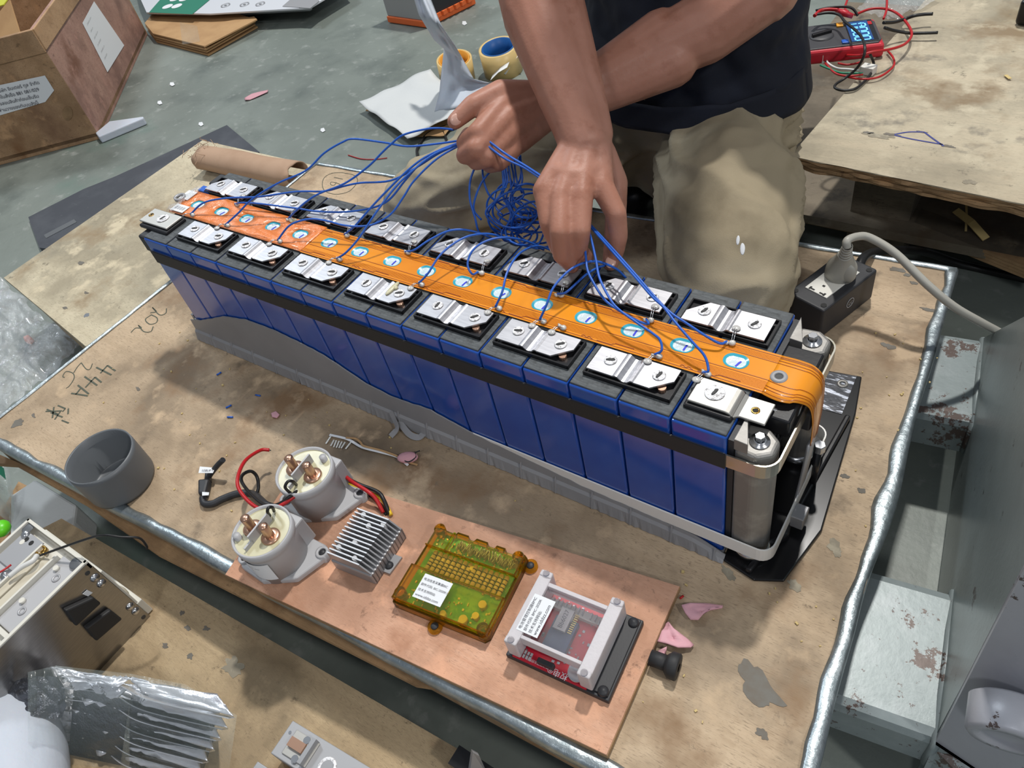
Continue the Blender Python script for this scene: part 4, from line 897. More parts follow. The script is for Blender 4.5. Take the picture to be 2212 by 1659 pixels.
for k in range(8): b.box(cmp_(-.72 + .06 * (k % 4), -.80 - .08 * (k // 4)) + V(0, 0, .0102), (.002, .004, .0016))
b.build('solder_pad', M['contactor'], cmod, True, kind='stuff')
text('权电®', M['paper'], cmod, cmp_(.22, -.86) + V(0, 0, .0098), (-1, 0, 0), (0, -1, 0), .0075, local=True)
text('电池管理主控模块', M['paper'], cmod, cmp_(-.16, -.88) + V(0, 0, .0098), (-1, 0, 0), (0, -1, 0), .0030, local=True)
sp_ = [(-.84, -.60), (-.42, -.60), (-.42, .34), (-.84, .34)]
MB().prism([(x * mw / 2, y * ml / 2) for x, y in sp_], CH + .0001, CH + .0004).build('sticker', M['paper'], cmod, True)
for k, (s_, sz) in enumerate((('电池管理控制器BMC', .0038), ('部件代码: BMC-2020K', .0036), ('技术支持网站:', .0038), ('www.iddzz.com', .0050))):
    text(s_, M['print'], cmod, cmp_(-.76 + k * .10, -.56) + V(0, 0, CH + .0005), (0, 1, 0), (-1, 0, 0), sz, local=True, up=.0001)
# black plug and pink shreds by the board
pg = empty('rubber_plug', at(1440, 1435, 0), label='black rubber sleeve plug beside the right end of the backing board', cat='plug')
a_, b_ = at(1405, 1420, .010), at(1448, 1436, .010); MB().cyl(a_, b_, .0075, n=20).build('shank', M['black_rubber'], pg); d_ = (b_ - a_).normalized()
MB().lathe([(.004, .010), (.004, 0), (.0085, 0), (.0125, .004), (.0125, .011), (.0115, .012), (.004, .012)], b_ - d_ * .004, 24, axis=d_).build('head', M['black_rubber'], pg)
def shred(poly, label, mt='pink', th=.0015, z=.002, cat='scrap', lift=.006):
    P = [at(x, y, z) for x, y in poly]; c = sum(P, V(0, 0, 0)) / len(P); b = MB(); n = len(P); m = 5; vs = []
    for j in range(m + 1):
        for k, p in enumerate(P):
            q_ = c + (p - c) * (j / m); vs.append(q_ + V(0, 0, lift * noise.noise(q_ * 130) * 1 + lift * .4))
    fs = [(j * n + k, j * n + (k + 1) % n, (j + 1) * n + (k + 1) % n, (j + 1) * n + k) for j in range(m) for k in range(n)]
    return tag(b.add(vs, fs, True).build('paper_shred', M[mt], solid=th), label, cat)
shred([(1418, 1365), (1435, 1350), (1445, 1345), (1455, 1360), (1468, 1372), (1485, 1382), (1498, 1395), (1492, 1402), (1465, 1404), (1440, 1395), (1420, 1390)], 'large torn pink shred beside the clear cased controller')
shred([(1472, 1312), (1490, 1305), (1530, 1306), (1562, 1312), (1560, 1318), (1535, 1322), (1518, 1330), (1508, 1342), (1492, 1342), (1480, 1328)], 'torn pink shred farthest to the right beyond the board corner')
shred([(1412, 1418), (1424, 1405), (1440, 1400), (1436, 1412), (1425, 1420), (1420, 1438), (1405, 1440)], 'small pink shred under the black rubber plug')
shred([(585, 892), (596, 888), (604, 896), (598, 903), (588, 901)], 'tiny pink flake on the table near the pack shadow', lift=.001)
for i, (x, y, dx, dy) in enumerate([(473, 807, 5, -3), (557, 854, 5, 1), (494, 878, 6, -3), (497, 901, 6, 0)]):
    wr = ('nearest the grey tray', 'below the tray ribs', 'upper one of the close pair', 'lower one of the close pair')[i]
    tag(MB().cyl(at(x - dx, y - dy, .0015), at(x + dx, y + dy, .0015), .0012, n=8).build('wire_clipping', M['wire_blue']), 'tiny blue wire clipping on the plywood, ' + wr, 'wire clipping', 'blue wire clippings')
tag(MB().cyl(at(1476, 1287, .002), at(1469, 1293, .002), .0012, n=8).build('wire_clipping', M['wire_red']), 'tiny red wire clipping beside the board corner', 'wire clipping')
# comb-shaped test strip
sc_ = lambda x, y: (690 + x / 8.193, 910 + y / 8.193)
cmb = empty('flex_strip', at(790, 960, 0), label='thin white and brown flex circuit strip with comb teeth lying below the pack', cat='circuit strip')
MB().ribbon(catmull([at(*sc_(x, y), .003) for x, y in ((180, 240), (500, 320), (750, 460), (1050, 540), (1370, 630), (1570, 780))], 5), .0032).build('strip', M['paper'], cmb)
MB().ribbon(catmull([at(*sc_(x, y), .004) for x, y in ((470, 290), (640, 310), (730, 380), (790, 440), (1100, 520), (1400, 630), (1500, 700), (1735, 775))], 5), .0026).build('strip', M['cardboard'], cmb)
for x0, y0, x1, y1 in ((200, 270, 115, 400), (260, 330, 200, 440), (300, 340, 255, 460), (350, 350, 300, 470), (400, 360, 345, 475), (455, 370, 385, 480), (560, 370, 465, 490)):
    MB().ribbon([at(*sc_(x0, y0), .003), at(*sc_(x1, y1), .001)], .0022).build('tooth', M['nickel'], cmb)
cap_ = at(*sc_(1560, 640), .006); MB().ball(cap_, .009, (1.5, .9, .6), 14, 8, Matrix.Rotation(.5, 3, 'Z')).build('wrapped_cell', M['pink'], cmb)
rod('tie', M['black_rubber'], [at(*sc_(*p), .008) for p in ((1400, 610), (1560, 720), (1700, 640), (1700, 560), (1780, 520))], .0008, cmb)
# extension socket with plug
so = [at(x, y, .048) for x, y in ((1703, 630), (1783, 672), (1893, 578), (1812, 548))]
se = so[1] - so[0]; sl_ = so[2] - so[1]; sc0 = sum(so, V(0, 0, 0)) / 4; sw, sL = se.length, sl_.length
sock = empty('extension_socket', (sc0.x, sc0.y, 0), math.atan2(se.y, se.x), 'black two gang extension socket box on the table behind the pack', 'socket')
MB().box((0, 0, .0245), (sw, sL, .047)).build('body', M['black_matt'], sock, True, bevel=.003, seg=3)
fa = MB().box((-.0, 0, .0486), (sw * .58, sL * .62, .002)).build('face_plate', M['white'], sock, True, bevel=.0005)
hb_ = MB()
for (x, y, w_, l_) in ((-.010, -.28, .003, .007), (.010, -.28, .003, .007), (0, -.16, .004, .004), (-.006, -.285, .006, .003), (.006, -.285, .006, .003)): hb_.box((x * 1, y * sL, .0497), (w_ * .8, l_ * .7, .0006))
hb_.build('socket_hole', M['hole_shade'], sock, True)
for x in (-.38, .38):
    for y in (-.42, .42): MB().cyl((x * sw, y * sL, .048), (x * sw, y * sL, .0487), .0035, n=14).build('screw_recess', M['hole_shade'], sock, True)
tcx = sock
MB().lathe([(.0062, 0), (.0070, 0), (.0070, .0004), (.0062, .0004)], (sw / 2 + .0002, .02 * sL, .026), 20, axis=(1, 0, 0), closed=True).build('emblem', M['contactor'], sock, True)
text('CC', M['contactor'], sock, (sw / 2 + .0004, .02 * sL - .004, .0235), (0, 1, 0), (0, 0, 1), .006, local=True)
text('IO\n— –\n16A ——', M['contactor'], sock, (-sw * .25, sL * .46, .0487), (1, 0, 0), (0, 1, 0), .0055, local=True)
Ms = Matrix.LocRotScale(sock.location, sock.rotation_euler, None)
pl0 = Ms @ V(0, .14 * sL, .0496)
plug = empty('power_plug', pl0, 0, 'grey moulded mains plug standing in the black socket with its grey cord', 'plug')
tp = at(1829, 538, .105); ax2 = (tp - pl0).normalized()
MB().lathe([(0, 0), (.018, 0), (.0185, .003), (.018, .016), (.0155, .022), (.011, .036), (.0085, .046), (.0085, .047), (0, .047)], pl0, 28, axis=ax2).build('plug_body', M['cord'], plug)
b = MB()
for k in range(4): b.lathe([(.0055, .047 + k * .005), (.0075 - k * .0005, .0475 + k * .005), (.0075 - k * .0005, .0505 + k * .005), (.0055, .051 + k * .005)], pl0, 20, axis=ax2)
b.build('strain_relief', M['cord'], plug)
MB().ball(pl0 + ax2 * .018 + V(.010, -.010, 0), .010, (1, .5, 1.4)).build('grip', M['cord'], plug)
e0_ = pl0 + ax2 * .062
rod('cord', M['cord'], [e0_, at(1830, 520, .115), at(1852, 511, .11), at(1880, 514, .105), at(1935, 548, .095), at(2000, 612, .075), at(2060, 662, .05), at(2120, 697, .02), at(2175, 728, -.02), at(2260, 790, -.06)], .0048, plug, n=12)
rod('supply_cable', M['wire_black'], [Ms @ V(0, sL / 2, .024), at(1870, 553, .02), at(1925, 540, -.06), at(2000, 545, -.13), at(2080, 572, FZ + .008), at(2212, 602, FZ + .008), at(2300, 620, FZ + .008)], .0062, sock, n=12)
tag(bpy.data.objects['supply_cable'], 'thick black supply cable')
# rolled carton piece on left pallet
ta, tb = at(438, 338, LZ + .03), at(640, 375, LZ + .03)
ro = empty('carton_roll', (ta + tb) / 2 - V(0, 0, .03), label='torn brown carton rolled into a tube at the far corner of the left pallet', cat='cardboard')
dr = (tb - ta).normalized(); sd = dr.cross(V(0, 0, 1)).normalized()
def rollf(u, v):
    a = -2.2 + v * 5.6; r = (.024 + .004 * v) * (1 + .12 * noise.noise(V(u * 3, v * 3, 2))); p = ta + (tb - ta) * (u + .03 * noise.noise(V(v * 9, u * 3, 0)) * (1 if u in (0, 1) else 0))
    return p + sd * math.cos(a) * r * 1.15 + V(0, 0, math.sin(a) * r * .9 - .004)
MB().grid(rollf, 24, 30).build('roll', M['carton'], ro, solid=.0025)
fz_ = MB(); random.seed(9)
for k in range(60):
    p = ta + dr * random.uniform(-.02, .03) + sd * random.uniform(-.03, .03) + V(0, 0, random.uniform(.0, .03)); fz_.tube([p, p + V(*[random.uniform(-.012, .012) for _ in range(3)])], .0006, 4)
fz_.build('torn_fibre', M['carton'], ro, kind='stuff')
# dark board lying on the floor
sp = [at(x, y, FZ + .012) for x, y in ((61, 469), (181, 408), (249, 381), (490, 270), (560, 328), (112, 538), (85, 535))]
sb_ = MB().prism([(p.x, p.y) for p in sp], FZ + .002, FZ + .012).build('dark_board', M['mat_black']); tag(sb_, 'long dark grey scuffed board on the concrete between crate and pallet', 'board')
MB().slab([at(95, 508, FZ + .0122), at(160, 474, FZ + .0122), at(166, 480, FZ + .0122), at(100, 515, FZ + .0122)], (0, 0, .0008)).build('bare_strip', M['pvc'], sb_)
# crumpled film bag, left
def crumple(c0, c1, c2, c3, z, amp, name, mt, label, cat, seed=0, n=46, edge=.0, thick=0, hump=0):
    A, B, C_, D_ = [V(c) for c in (c0, c1, c2, c3)]
    def fn(u, v):
        p = A * (1 - u) * (1 - v) + B * u * (1 - v) + C_ * u * v + D_ * (1 - u) * v; k = p * 14 + V(seed, 0, 0)
        r = abs(noise.noise(k)) + .6 * abs(noise.noise(k * 2.3)) + .35 * abs(noise.noise(k * 5.5))
        e = math.sin(PI * min(max(u, 0), 1)) * math.sin(PI * v)
        return p + V(noise.noise(k * .8) * amp * .8, noise.noise(k * .8 + V(5, 5, 5)) * amp * .8, z + amp * r + hump * e)
    o = MB().grid(fn, n, n).build(name, mt, solid=thick)
    return tag(o, label, cat)
crumple(at(-60, 560, FZ), at(185, 765, FZ), at(0, 905, FZ), at(-120, 800, FZ), .004, .030, 'plastic_bag', M['film'], 'crumpled clear plastic bag on the floor left of the work table', 'plastic bag', 3, 60)
tag(MB().prism([(at(x, y, FZ).x, at(x, y, FZ).y) for x, y in ((57, 736), (68, 731), (76, 738), (70, 746), (60, 744))], FZ + .001, FZ + .012).build('brick_fragment', M['brick'], bevel=.002), 'small salmon coloured brick fragment under the clear bag', 'rubble')
# ================= background things on the floor =================
c0 = at(219, 300, FZ); cL = at(0, 357, FZ); cR = at(315, 85, FZ); CHh = .318
crate = empty('wooden_crate', c0, label='open plywood crate with paper labels at the upper left', cat='crate')
dl = (cL - c0).normalized(); drr = (cR - c0).normalized(); LL, RL = .62, .80
def panel(p, d, L, nrm, mt, name, z0=0, z1=CHh, th=.012):
    a = V(p.x, p.y, FZ + z0); b2 = a + d * L; return MB().slab([a, b2, b2 + V(0, 0, z1 - z0), a + V(0, 0, z1 - z0)], nrm * th).build(name, mt, crate, bevel=.0015)
nin = (dl + drr).normalized(); nL = V(-dl.y, dl.x, 0); nL = nL if nL.dot(drr) > 0 else -nL; nR = V(-drr.y, drr.x, 0); nR = nR if nR.dot(dl) > 0 else -nR
panel(c0, dl, LL, nL, M['crate_tan'], 'side_panel'); panel(c0, drr, RL, nR, M['crate_red'], 'side_panel')
panel(c0 + drr * RL, dl, LL, -nL, M['crate_tan'], 'side_panel'); panel(c0 + dl * LL, drr, RL, -nR, M['crate_red'], 'side_panel')
panel(c0 - nL * .004, dl, LL, nL, M['crate_tan'], 'top_batten', CHh - .06, CHh + .001, .006); panel(c0 - nR * .004, drr, RL, nR, M['crate_tan'], 'top_batten', CHh - .055, CHh + .001, .006)
MB().slab([c0 + V(0, 0, .01), c0 + dl * LL + V(0, 0, .01), c0 + dl * LL + drr * RL + V(0, 0, .01), c0 + drr * RL + V(0, 0, .01)], (0, 0, .01)).build('crate_floor', M['crate_tan'], crate)
def on(d, s_, z): return c0 + d * s_ + V(0, 0, z)
def facepoly(d, nr, pts, name, mt):
    P = [hit(x, y, c0 - nr * .0012, nr) for x, y in pts]; return MB().slab(P, -nr * .0006).build(name, mt, crate), P
o, P1 = facepoly(dl, nL, [(-30, 190), (97, 163), (117, 195), (98, 220), (-30, 258)], 'paper_label', M['paper'])
xd = (P1[1] - P1[0]).normalized(); zd = V(0, 0, 1)
for k, s_ in enumerate(('บริษัท อินเตอร์ ทูล จำกัด', 'เลขที่ใบสั่งซื้อ 881 081/029', 'กรุณาตรวจสอบสินค้าก่อนเซ็นรับ', 'ห้ามวางของทับบนลังนี้')):
    text(s_, M['print'], crate, P1[1] - xd * .012 + (P1[4] - P1[0]) * (.22 + k * .21) - nL * .002, xd, zd, .0125, align='RIGHT')
o, P2 = facepoly(drr, nR, [(203, 3), (178, 50), (232, 156), (268, 98)], 'paper_label', M['paper'])
xr = (P2[3] - P2[2]).normalized()
for k in range(6): 
    a = P2[1] + (P2[2] - P2[1]) * (.12 + k * .14); text(('—— —', '— –', '— — –', '– ——', '—— –', '— —')[k], M['modgrey'], crate, a + (P2[0] - P2[1]) * .15 + V(0, 0, .0) - nR * .002, (P2[0] - P2[1]), -(P2[2] - P2[1]), .017)
o_, P3 = facepoly(dl, nL, [(146 + 11 * math.cos(a * PI / 8), 245 + 15 * math.sin(a * PI / 8)) for a in range(16)], 'knot_ring', M['edge_wood'])
cin = empty('packing_filler', c0 + (dl + drr) * .25 + V(0, 0, .03), label='folded brown cardboard and yellow card stuffed inside the open crate', cat='packaging')
random.seed(5)
for k in range(6):
    p = c0 + dl * random.uniform(.22, .34) + drr * random.uniform(.25, .5) + V(0, 0, .15 + .018 * k); MB().box(p, (.22, .15, .004), Euler((random.uniform(-.8, .8), random.uniform(-.8, .8), random.uniform(0, 3))).to_matrix()).build('cardboard_flap', M['cardboard'] if k % 2 else M['carton'], cin)
yc = hit(15, 12, c0 + V(0, 0, CHh - .05), (0, 0, 1)); MB().slab([yc + V(-.04, -.03, 0), yc + V(.03, -.02, .01), yc + V(.0, .06, .03), yc + V(-.05, .05, .02)], (0, 0, .003)).build('yellow_card', M['yellow_lbl'], cin)
# white foam strip
fp = [at(213, 298, FZ + .005), at(222, 310, FZ + .0), at(318, 270, FZ), at(318, 266, FZ), at(245, 276, FZ)]
tag(MB().prism([(p.x, p.y) for p in fp], FZ + .001, FZ + .022).build('foam_offcut', M['foam'], bevel=.003), 'pointed white foam offcut at the foot of the crate corner', 'foam')
# kraft packet
kp = [at(x, y, FZ + .03) for x, y in ((312, 52), (330, 75), (442, 103), (550, 42), (480, 20), (330, 30))]
kr = empty('folded_cardboard', sum(kp, V(0, 0, 0)) / 6 - V(0, 0, .03), label='folded kraft cardboard packet with a blob of clear tape, beside the crate', cat='cardboard')
for k in range(4):
    q_ = inset(kp, .02 * (k % 2)); MB().slab([p + V(0, 0, -.028 + .009 * k) for p in q_], (0, 0, .005)).build('cardboard_sheet', M['cardboard'], kr)
MB().slab([at(x, y, FZ + .033) for x, y in ((442, 103), (480, 50), (550, 38), (556, 44))], (0, 0, .004)).build('folded_flap', M['cardboard'], kr)
MB().grid(lambda u, v: at(388 + 38 * u + 6 * v, 48 + 8 * u + 48 * v * (1 - .3 * u), FZ + .036 + .004 * noise.noise(V(u * 5, v * 5, 0))), 10, 10).build('tape_patch', M['wrap'], kr)
# printed carton lid
lp_ = [at(x, y, FZ + .055) for x, y in ((318, 30), (455, 33), (670, 20), (756, -32), (700, -90), (280, -90), (300, -10))]
ld = empty('printed_carton', sum(lp_, V(0, 0, 0)) / 7 - V(0, 0, .055), label='glossy white and green printed carton lid at the top edge of the floor', cat='carton')
MB().slab(lp_, (0, 0, .006)).build('lid_panel', M['lid_white'], ld, bevel=.001)
gp = [at(x, y, FZ + .062) for x, y in ((322, 27), (415, 31), (450, 2), (520, -60), (400, -60), (350, -5))]
MB().slab(gp, (0, 0, .0006)).build('green_panel', M['green_print'], ld)
gy = [at(x, y, FZ + .062) for x, y in ((610, 14), (670, 18), (690, 2), (660, -30))]
MB().slab(gy, (0, 0, .0006)).build('grey_panel', M['modgrey'], ld)
for i, (x, y) in enumerate([(362, 14), (382, 13), (378, -2), (398, -2)]):
    p = at(x, y, FZ + .0630); MB().cyl(p, p + V(0, 0, .0006), .020, n=24).build('round_icon', M['paper'], ld)
for x, y in ((487, 11), (528, 9), (562, 8)):
    p = at(x, y, FZ + .063); MB().lathe([(.014, 0), (.017, 0), (.017, .0006), (.014, .0006)], p, 20, closed=True).build('round_icon', M['modgrey'], ld)
    MB().box(p + V(0, 0, .0003), (.012, .006, .0006)).build('icon_bar', M['modgrey'], ld)
MB().slab([at(318, 30, FZ + .05), at(455, 33, FZ + .05), at(670, 20, FZ + .05), at(670, 24, FZ + .02), at(455, 37, FZ + .02), at(330, 34, FZ + .02)], (0, .01, 0)).build('lid_side', M['lid_white'], ld)
MB().box(ld.location + V(0, .12, .026), (.5, .12, .05)).build('inner_block', M['cardboard'], ld)
# grey case with orange rim (top middle)
gA = at(836, 42, FZ + .012); gB = at(921, 54, FZ + .012); gC = at(1010, 10, FZ + .012)
gc = empty('grey_case', gB - V(0, 0, .012), label='grey electronics case with an orange lower rim standing on the floor', cat='case')
dA = (gA - gB); dC = (gC - gB)
def wl_(z0, z1, k, name, mt): 
    P = [gA, gB, gC * 1.0 + dC * .2, gA + dC * 1.2]; cc_ = sum(P, V(0, 0, 0)) / 4
    return MB().slab([V((cc_ + (p - cc_) * k).x, (cc_ + (p - cc_) * k).y, FZ + z0) for p in P], (0, 0, z1 - z0)).build(name, mt, gc, bevel=.003)
wl_(.002, .022, 1.0, 'orange_rim', M['meter_red'] if 0 else mat('orange_rim', (.80, .16, .04), .45)); wl_(.022, .2, .97, 'body', M['modgrey'])
P = [gB, gC + dC * .2]; MB().slab([V(P[0].x, P[0].y, FZ + .024) , V(P[1].x, P[1].y, FZ + .024), V(P[1].x, P[1].y, FZ + .2), V(P[0].x, P[0].y, FZ + .2)], (-.004, .002, 0)).build('dark_side', M['black_matt'], gc)
for k in range(7):
    p = gB + dC * (.15 + k * .15); MB().box((p.x, p.y, FZ + .024), (.012, .02, .012)).build('orange_tooth', bpy.data.materials['orange_rim'], gc)
# tape rolls
def roll(px, py, z, r, r2, h, tilt, mo, mi, label, mt2=None):
    c = at(px, py, z); rr = empty('tape_roll', c, 0, label, 'tape roll', rot=tilt)
    MB().lathe([(r2 + .001, -h / 2), (r, -h / 2), (r, h / 2), (r2 + .001, h / 2)], n=40, closed=True).build('tape', mo, rr, True)
    MB().lathe([(r2 - .003, -h / 2 - .001), (r2, -h / 2 - .001), (r2, h / 2 + .001), (r2 - .003, h / 2 + .001)], n=40, closed=True).build('core', mi, rr, True)
roll(1082, 128, FZ + .037, .052, .044, .07, (.10, 0, .3), M['tape_yellow'], M['tape_core'], 'cream yellow tape roll with a blue core behind the left hand')
roll(985, 150, FZ + .037, .047, .041, .06, (.10, .1, .3), M['tape_yellow'], M['tape_orange'], 'yellow tape roll with an orange core, half hidden by the white sheet')
# foam sheets
def sheet(pts, label, seed, z=FZ, nu=20, nv=20, mt='sheet', name='foam_sheet', amp=.012):
    A, B, C_, D_ = [at(x, y, zz) for x, y, zz in pts]
    fn = lambda u, v: A * (1 - u) * (1 - v) + B * u * (1 - v) + C_ * u * v + D_ * (1 - u) * v + V(0, 0, amp * noise.noise(V(u * 3 + seed, v * 3, 0)))
    return tag(MB().grid(fn, nu, nv).build(name, M[mt], solid=.0015), label, 'packing sheet')
sheet([(776, 220, FZ + .03), (880, 300, FZ + .02), (1010, 235, FZ + .04), (930, 150, FZ + .04)], 'thin white packing foam sheet lying flat on the floor', 1)
sheet([(790, 240, FZ + .006), (985, 268, FZ + .004), (1000, 235, FZ + .008), (830, 200, FZ + .008)], 'tan cardboard sheet under the white foam', 2, mt='cardboard', name='cardboard_sheet', amp=.003)
sheet([(895, 296, FZ + .006), (960, 294, FZ + .006), (1020, 225, FZ + .01), (960, 200, FZ + .01)], 'small brown cardboard corner peeping out under the foam near the thumb', 2, mt='cardboard', name='cardboard_sheet', amp=.003)
def strip_f(u, v):
    L_ = [(885, -40, .30), (905, 30, .24), (938, 85, .17), (960, 105, .13), (955, 150, .08), (950, 200, .05), (938, 245, .03)]
    R_ = [(915, -40, .30), (950, 50, .24), (985, 100, .17), (1000, 130, .12), (1022, 170, .08), (1062, 180, .04), (1080, 210, .03)]
    def smp(L, t):
        t *= len(L) - 1; i = min(int(t), len(L) - 2); f = t - i; return [L[i][k] * (1 - f) + L[i + 1][k] * f for k in range(3)]
    a, b = smp(L_, v), smp(R_, v); x, y, z = [a[k] * (1 - u) + b[k] * u for k in range(3)]
    return at(x, y, FZ + z + .012 * math.sin(u * PI) + .01 * noise.noise(V(u * 4, v * 6, 0)))
tag(MB().grid(strip_f, 14, 40).build('foam_wrap', M['foam'], solid=.0015), 'twisted white foam wrap strip rising over the flat sheets', 'packing sheet')
for k, (x0, y0, x1, y1) in enumerate([(1062, 168, 1098, 140), (1085, 158, 1115, 115), (1112, 140, 1126, 112)]):
    a, b = at(x0, y0, FZ + .02), at(x1, y1, FZ + .05); MBx = MB().ribbon([a, (a + b) / 2 + V(0, 0, .004), b], .03, (0, 0, 1), .0006).build('paper_strip', M['paper']); tag(MBx, 'white paper offcut by the yellow tape roll, ' + ('nearest the hand', 'middle one', 'beside the forearm')[k], 'paper scrap', 'paper offcuts')
wire('floor_cable', M['wire_black'], [at(x, y, FZ + .005) for x, y in ((1000, 262), (930, 285), (902, 320), (900, 345), (860, 380), (830, 378), (800, 372))], .0035, 'black cable curling on the concrete behind the table back edge')
wire('floor_cable', M['wire_black'], [at(x, y, FZ + .005) for x, y in ((958, 285), (966, 315), (945, 345), (930, 355), (928, 385), (915, 400))], .003, 'thin black cable end on the concrete beside the knee')
wire('floor_wire', M['wire_red'], [at(x, y, FZ + .002) for x, y in ((752, 335), (780, 343), (810, 344), (836, 341))], .0012, 'short dark red wire on the concrete behind the pack')
shred([(528, 212), (545, 205), (560, 200), (580, 196), (578, 200), (560, 208), (540, 216), (530, 218)], 'pink and black plastic sliver on the open concrete', 'pink', .001, FZ + .002, lift=.004)
for k, (x, y) in enumerate([(697, 281), (372, 182), (345, 222), (434, 268), (1003, 50)]):
    shred([(x - 4, y - 3), (x + 3, y - 4), (x + 6, y + 2), (x, y + 5), (x - 5, y + 2)], 'small white paper fleck on the concrete, ' + ('right of the dark board', 'beside the crate', 'by the crate label side', 'above the dark board', 'near the forearm')[k], 'paper', .0006, FZ + .001, lift=.002)
tag(MB().ribbon([at(838, 432, .001), at(862, 462, .001)], .014, th=.0006).build('paper_strip', M['paper']), 'white paper strip on the table beside the left knee', 'paper scrap')
# ---- multimeter & leads on the platform ----
MZ = PZ + .022
m0, m1, m2, m3 = [at(x, y, MZ) for x, y in ((1760, 56), (1895, 38), (1906, 100), (1775, 115))]
ux = (m2 - m3).normalized(); mlen = .155; mwid = (m1 - m2).length * .93; mc_ = m2 - ux * mlen / 2 + (m1 - m2) * .5
mm_ = empty('multimeter', (mc_.x, mc_.y, PZ), math.atan2(ux.y, ux.x), 'grey multimeter in a red holster with a lit blue display', 'multimeter')
def mb(x0, y0, x1, y1, z0, z1, name, mt, bev=0, **k): return MB().box2((x0 * mlen, y0 * mwid, z0), (x1 * mlen, y1 * mwid, z1)).build(name, mt, mm_, True, bevel=bev, **k)
mb(-.5, -.5, .5, .5, .0005, .024, 'holster', M['meter_red'], .006, seg=3); 
MB().prism([(x * mlen, y * mwid) for x, y in ((-.48, -.44), (.44, -.44), (.48, -.32), (.48, .32), (.44, .44), (-.48, .44))], .018, .026).build('face', M['meter_grey'], mm_, True, bevel=.001)
mb(.17, -.40, .45, .40, .026, .027, 'display_bezel', M['black_gloss'], .0005); mb(.18, -.36, .40, .37, .0271, .0274, 'display', M['screen'])
sg = MB()
def seg7(ch, ox, oy, w_, h_):
    t = w_ * .2
    segs = {'a': (0, h_, 1), 'g': (0, h_ / 2, 1), 'd': (0, 0, 1), 'f': (0, h_ / 2, 0), 'b': (w_, h_ / 2, 0), 'e': (0, 0, 0), 'c': (w_, 0, 0)}
    for s_ in {'0': 'abcdef'}[ch]:
        x, y, hz = segs[s_]
        if hz: sg.box((ox - (y), oy + w_ / 2, .0276), (t, w_ * .8, .0003))
        else: sg.box((ox - (y + h_ / 4), oy + x, .0276), (h_ / 2 * .8, t, .0003))
for k in range(4): seg7('0', .37 * mlen, (-.34 + k * .165) * mwid, .12 * mwid, .15 * mlen)
for y in (.28, .20): sg.box((.33 * mlen, y * mwid, .0276), (.002, .004, .0003))
sg.build('digits', M['digits'], mm_, True)
MB().lathe([(.0, .029), (.016, .029), (.0195, .0275), (.020, .026)], (-.10 * mlen, 0, 0), 32).build('dial', M['meter_grey'], mm_, True)
MB().box((-.10 * mlen, 0, .031), (.034, .0065, .006), Matrix.Rotation(.35, 3, 'Z')).build('dial_knob', M['black_gloss'], mm_, True, bevel=.001)
mb(.08, .25, .15, .38, .026, .029, 'button', M['orange_btn'], .001); mb(.08, -.38, .15, -.26, .026, .0285, 'button', M['wire_blue'], .001); mb(.40, .20, .44, .32, .0271, .0276, 'print', M['wire_red'])
for y, c in ((.25, 'black_gloss'), (-.05, 'meter_red'), (-.3, 'meter_red')): MB().cyl((-.40 * mlen, y * mwid, .026), (-.40 * mlen, y * mwid, .036), .006, n=16).build('jack_plug', M[c], mm_, True)
n_ = lambda x, y: (1740 + x / 4.686, y / 4.686)
def lead(pts, z, r, mt, name, label, cat='test lead'): return tag(rod(name, M[mt], [at(*n_(x, y), PZ + zz) for (x, y), zz in zip(pts, z)], r, sm=6), label, cat)
lead([(90, 160), (150, 110), (230, 95), (330, 100)], [.05, .05, .05, .05], .003, 'wire_red', 'test_lead', 'red test lead short arc above the meter')
lead([(500, 150), (640, 95), (760, 85), (880, 110), (980, 180), (1060, 290), (1070, 370), (1000, 450), (850, 500), (680, 525), (560, 560), (420, 560), (300, 550), (240, 600)], [.02] * 3 + [.015] * 4 + [.02, .03, .035, .03, .012, .01, .004], .0022, 'wire_red', 'test_lead', 'red test lead looping right of the meter')
lead([(430, -20), (400, 80), (430, 120)], [.02, .02, .03], .002, 'wire_red', 'test_lead', 'red test lead crossing the clear bag at the left')
lead([(825, -20), (820, 100), (790, 190)], [.02, .02, .02], .002, 'wire_red', 'test_lead', 'red test lead running up over the clear bag at the right')
lead([(105, 105), (250, 75), (400, 68), (480, 90), (530, 160)], [.05, .05, .05, .045, .035], .0022, 'wire_black', 'test_lead', 'black test lead arching behind the meter')
lead([(90, 150), (230, 130), (340, 150), (400, 220), (500, 300), (570, 380), (600, 470), (590, 570), (520, 690), (400, 790), (310, 850), (300, 890), (380, 915), (500, 900), (600, 820), (670, 730), (690, 640), (650, 540)], [.05, .05, .05, .05, .05, .05, .05, .04, .02, .006, .004, .004, .004, .004, .004, .006, .01, .03], .0022, 'wire_black', 'test_lead', 'black test lead crossing the display and looping below the meter')
lead([(790, 230), (900, 225), (1000, 195), (1100, 160), (1200, 145), (1290, 140)], [.03, .02, .015, .02, .02, .02], .0028, 'wire_black', 'probe_wire', 'black twisted probe wire, upper one right of the meter')
lead([(800, 280), (900, 310), (1050, 335), (1200, 335), (1340, 330)], [.03, .02, .012, .012, .012], .0026, 'wire_black', 'probe_wire', 'black twisted probe wire, lower one right of the meter')
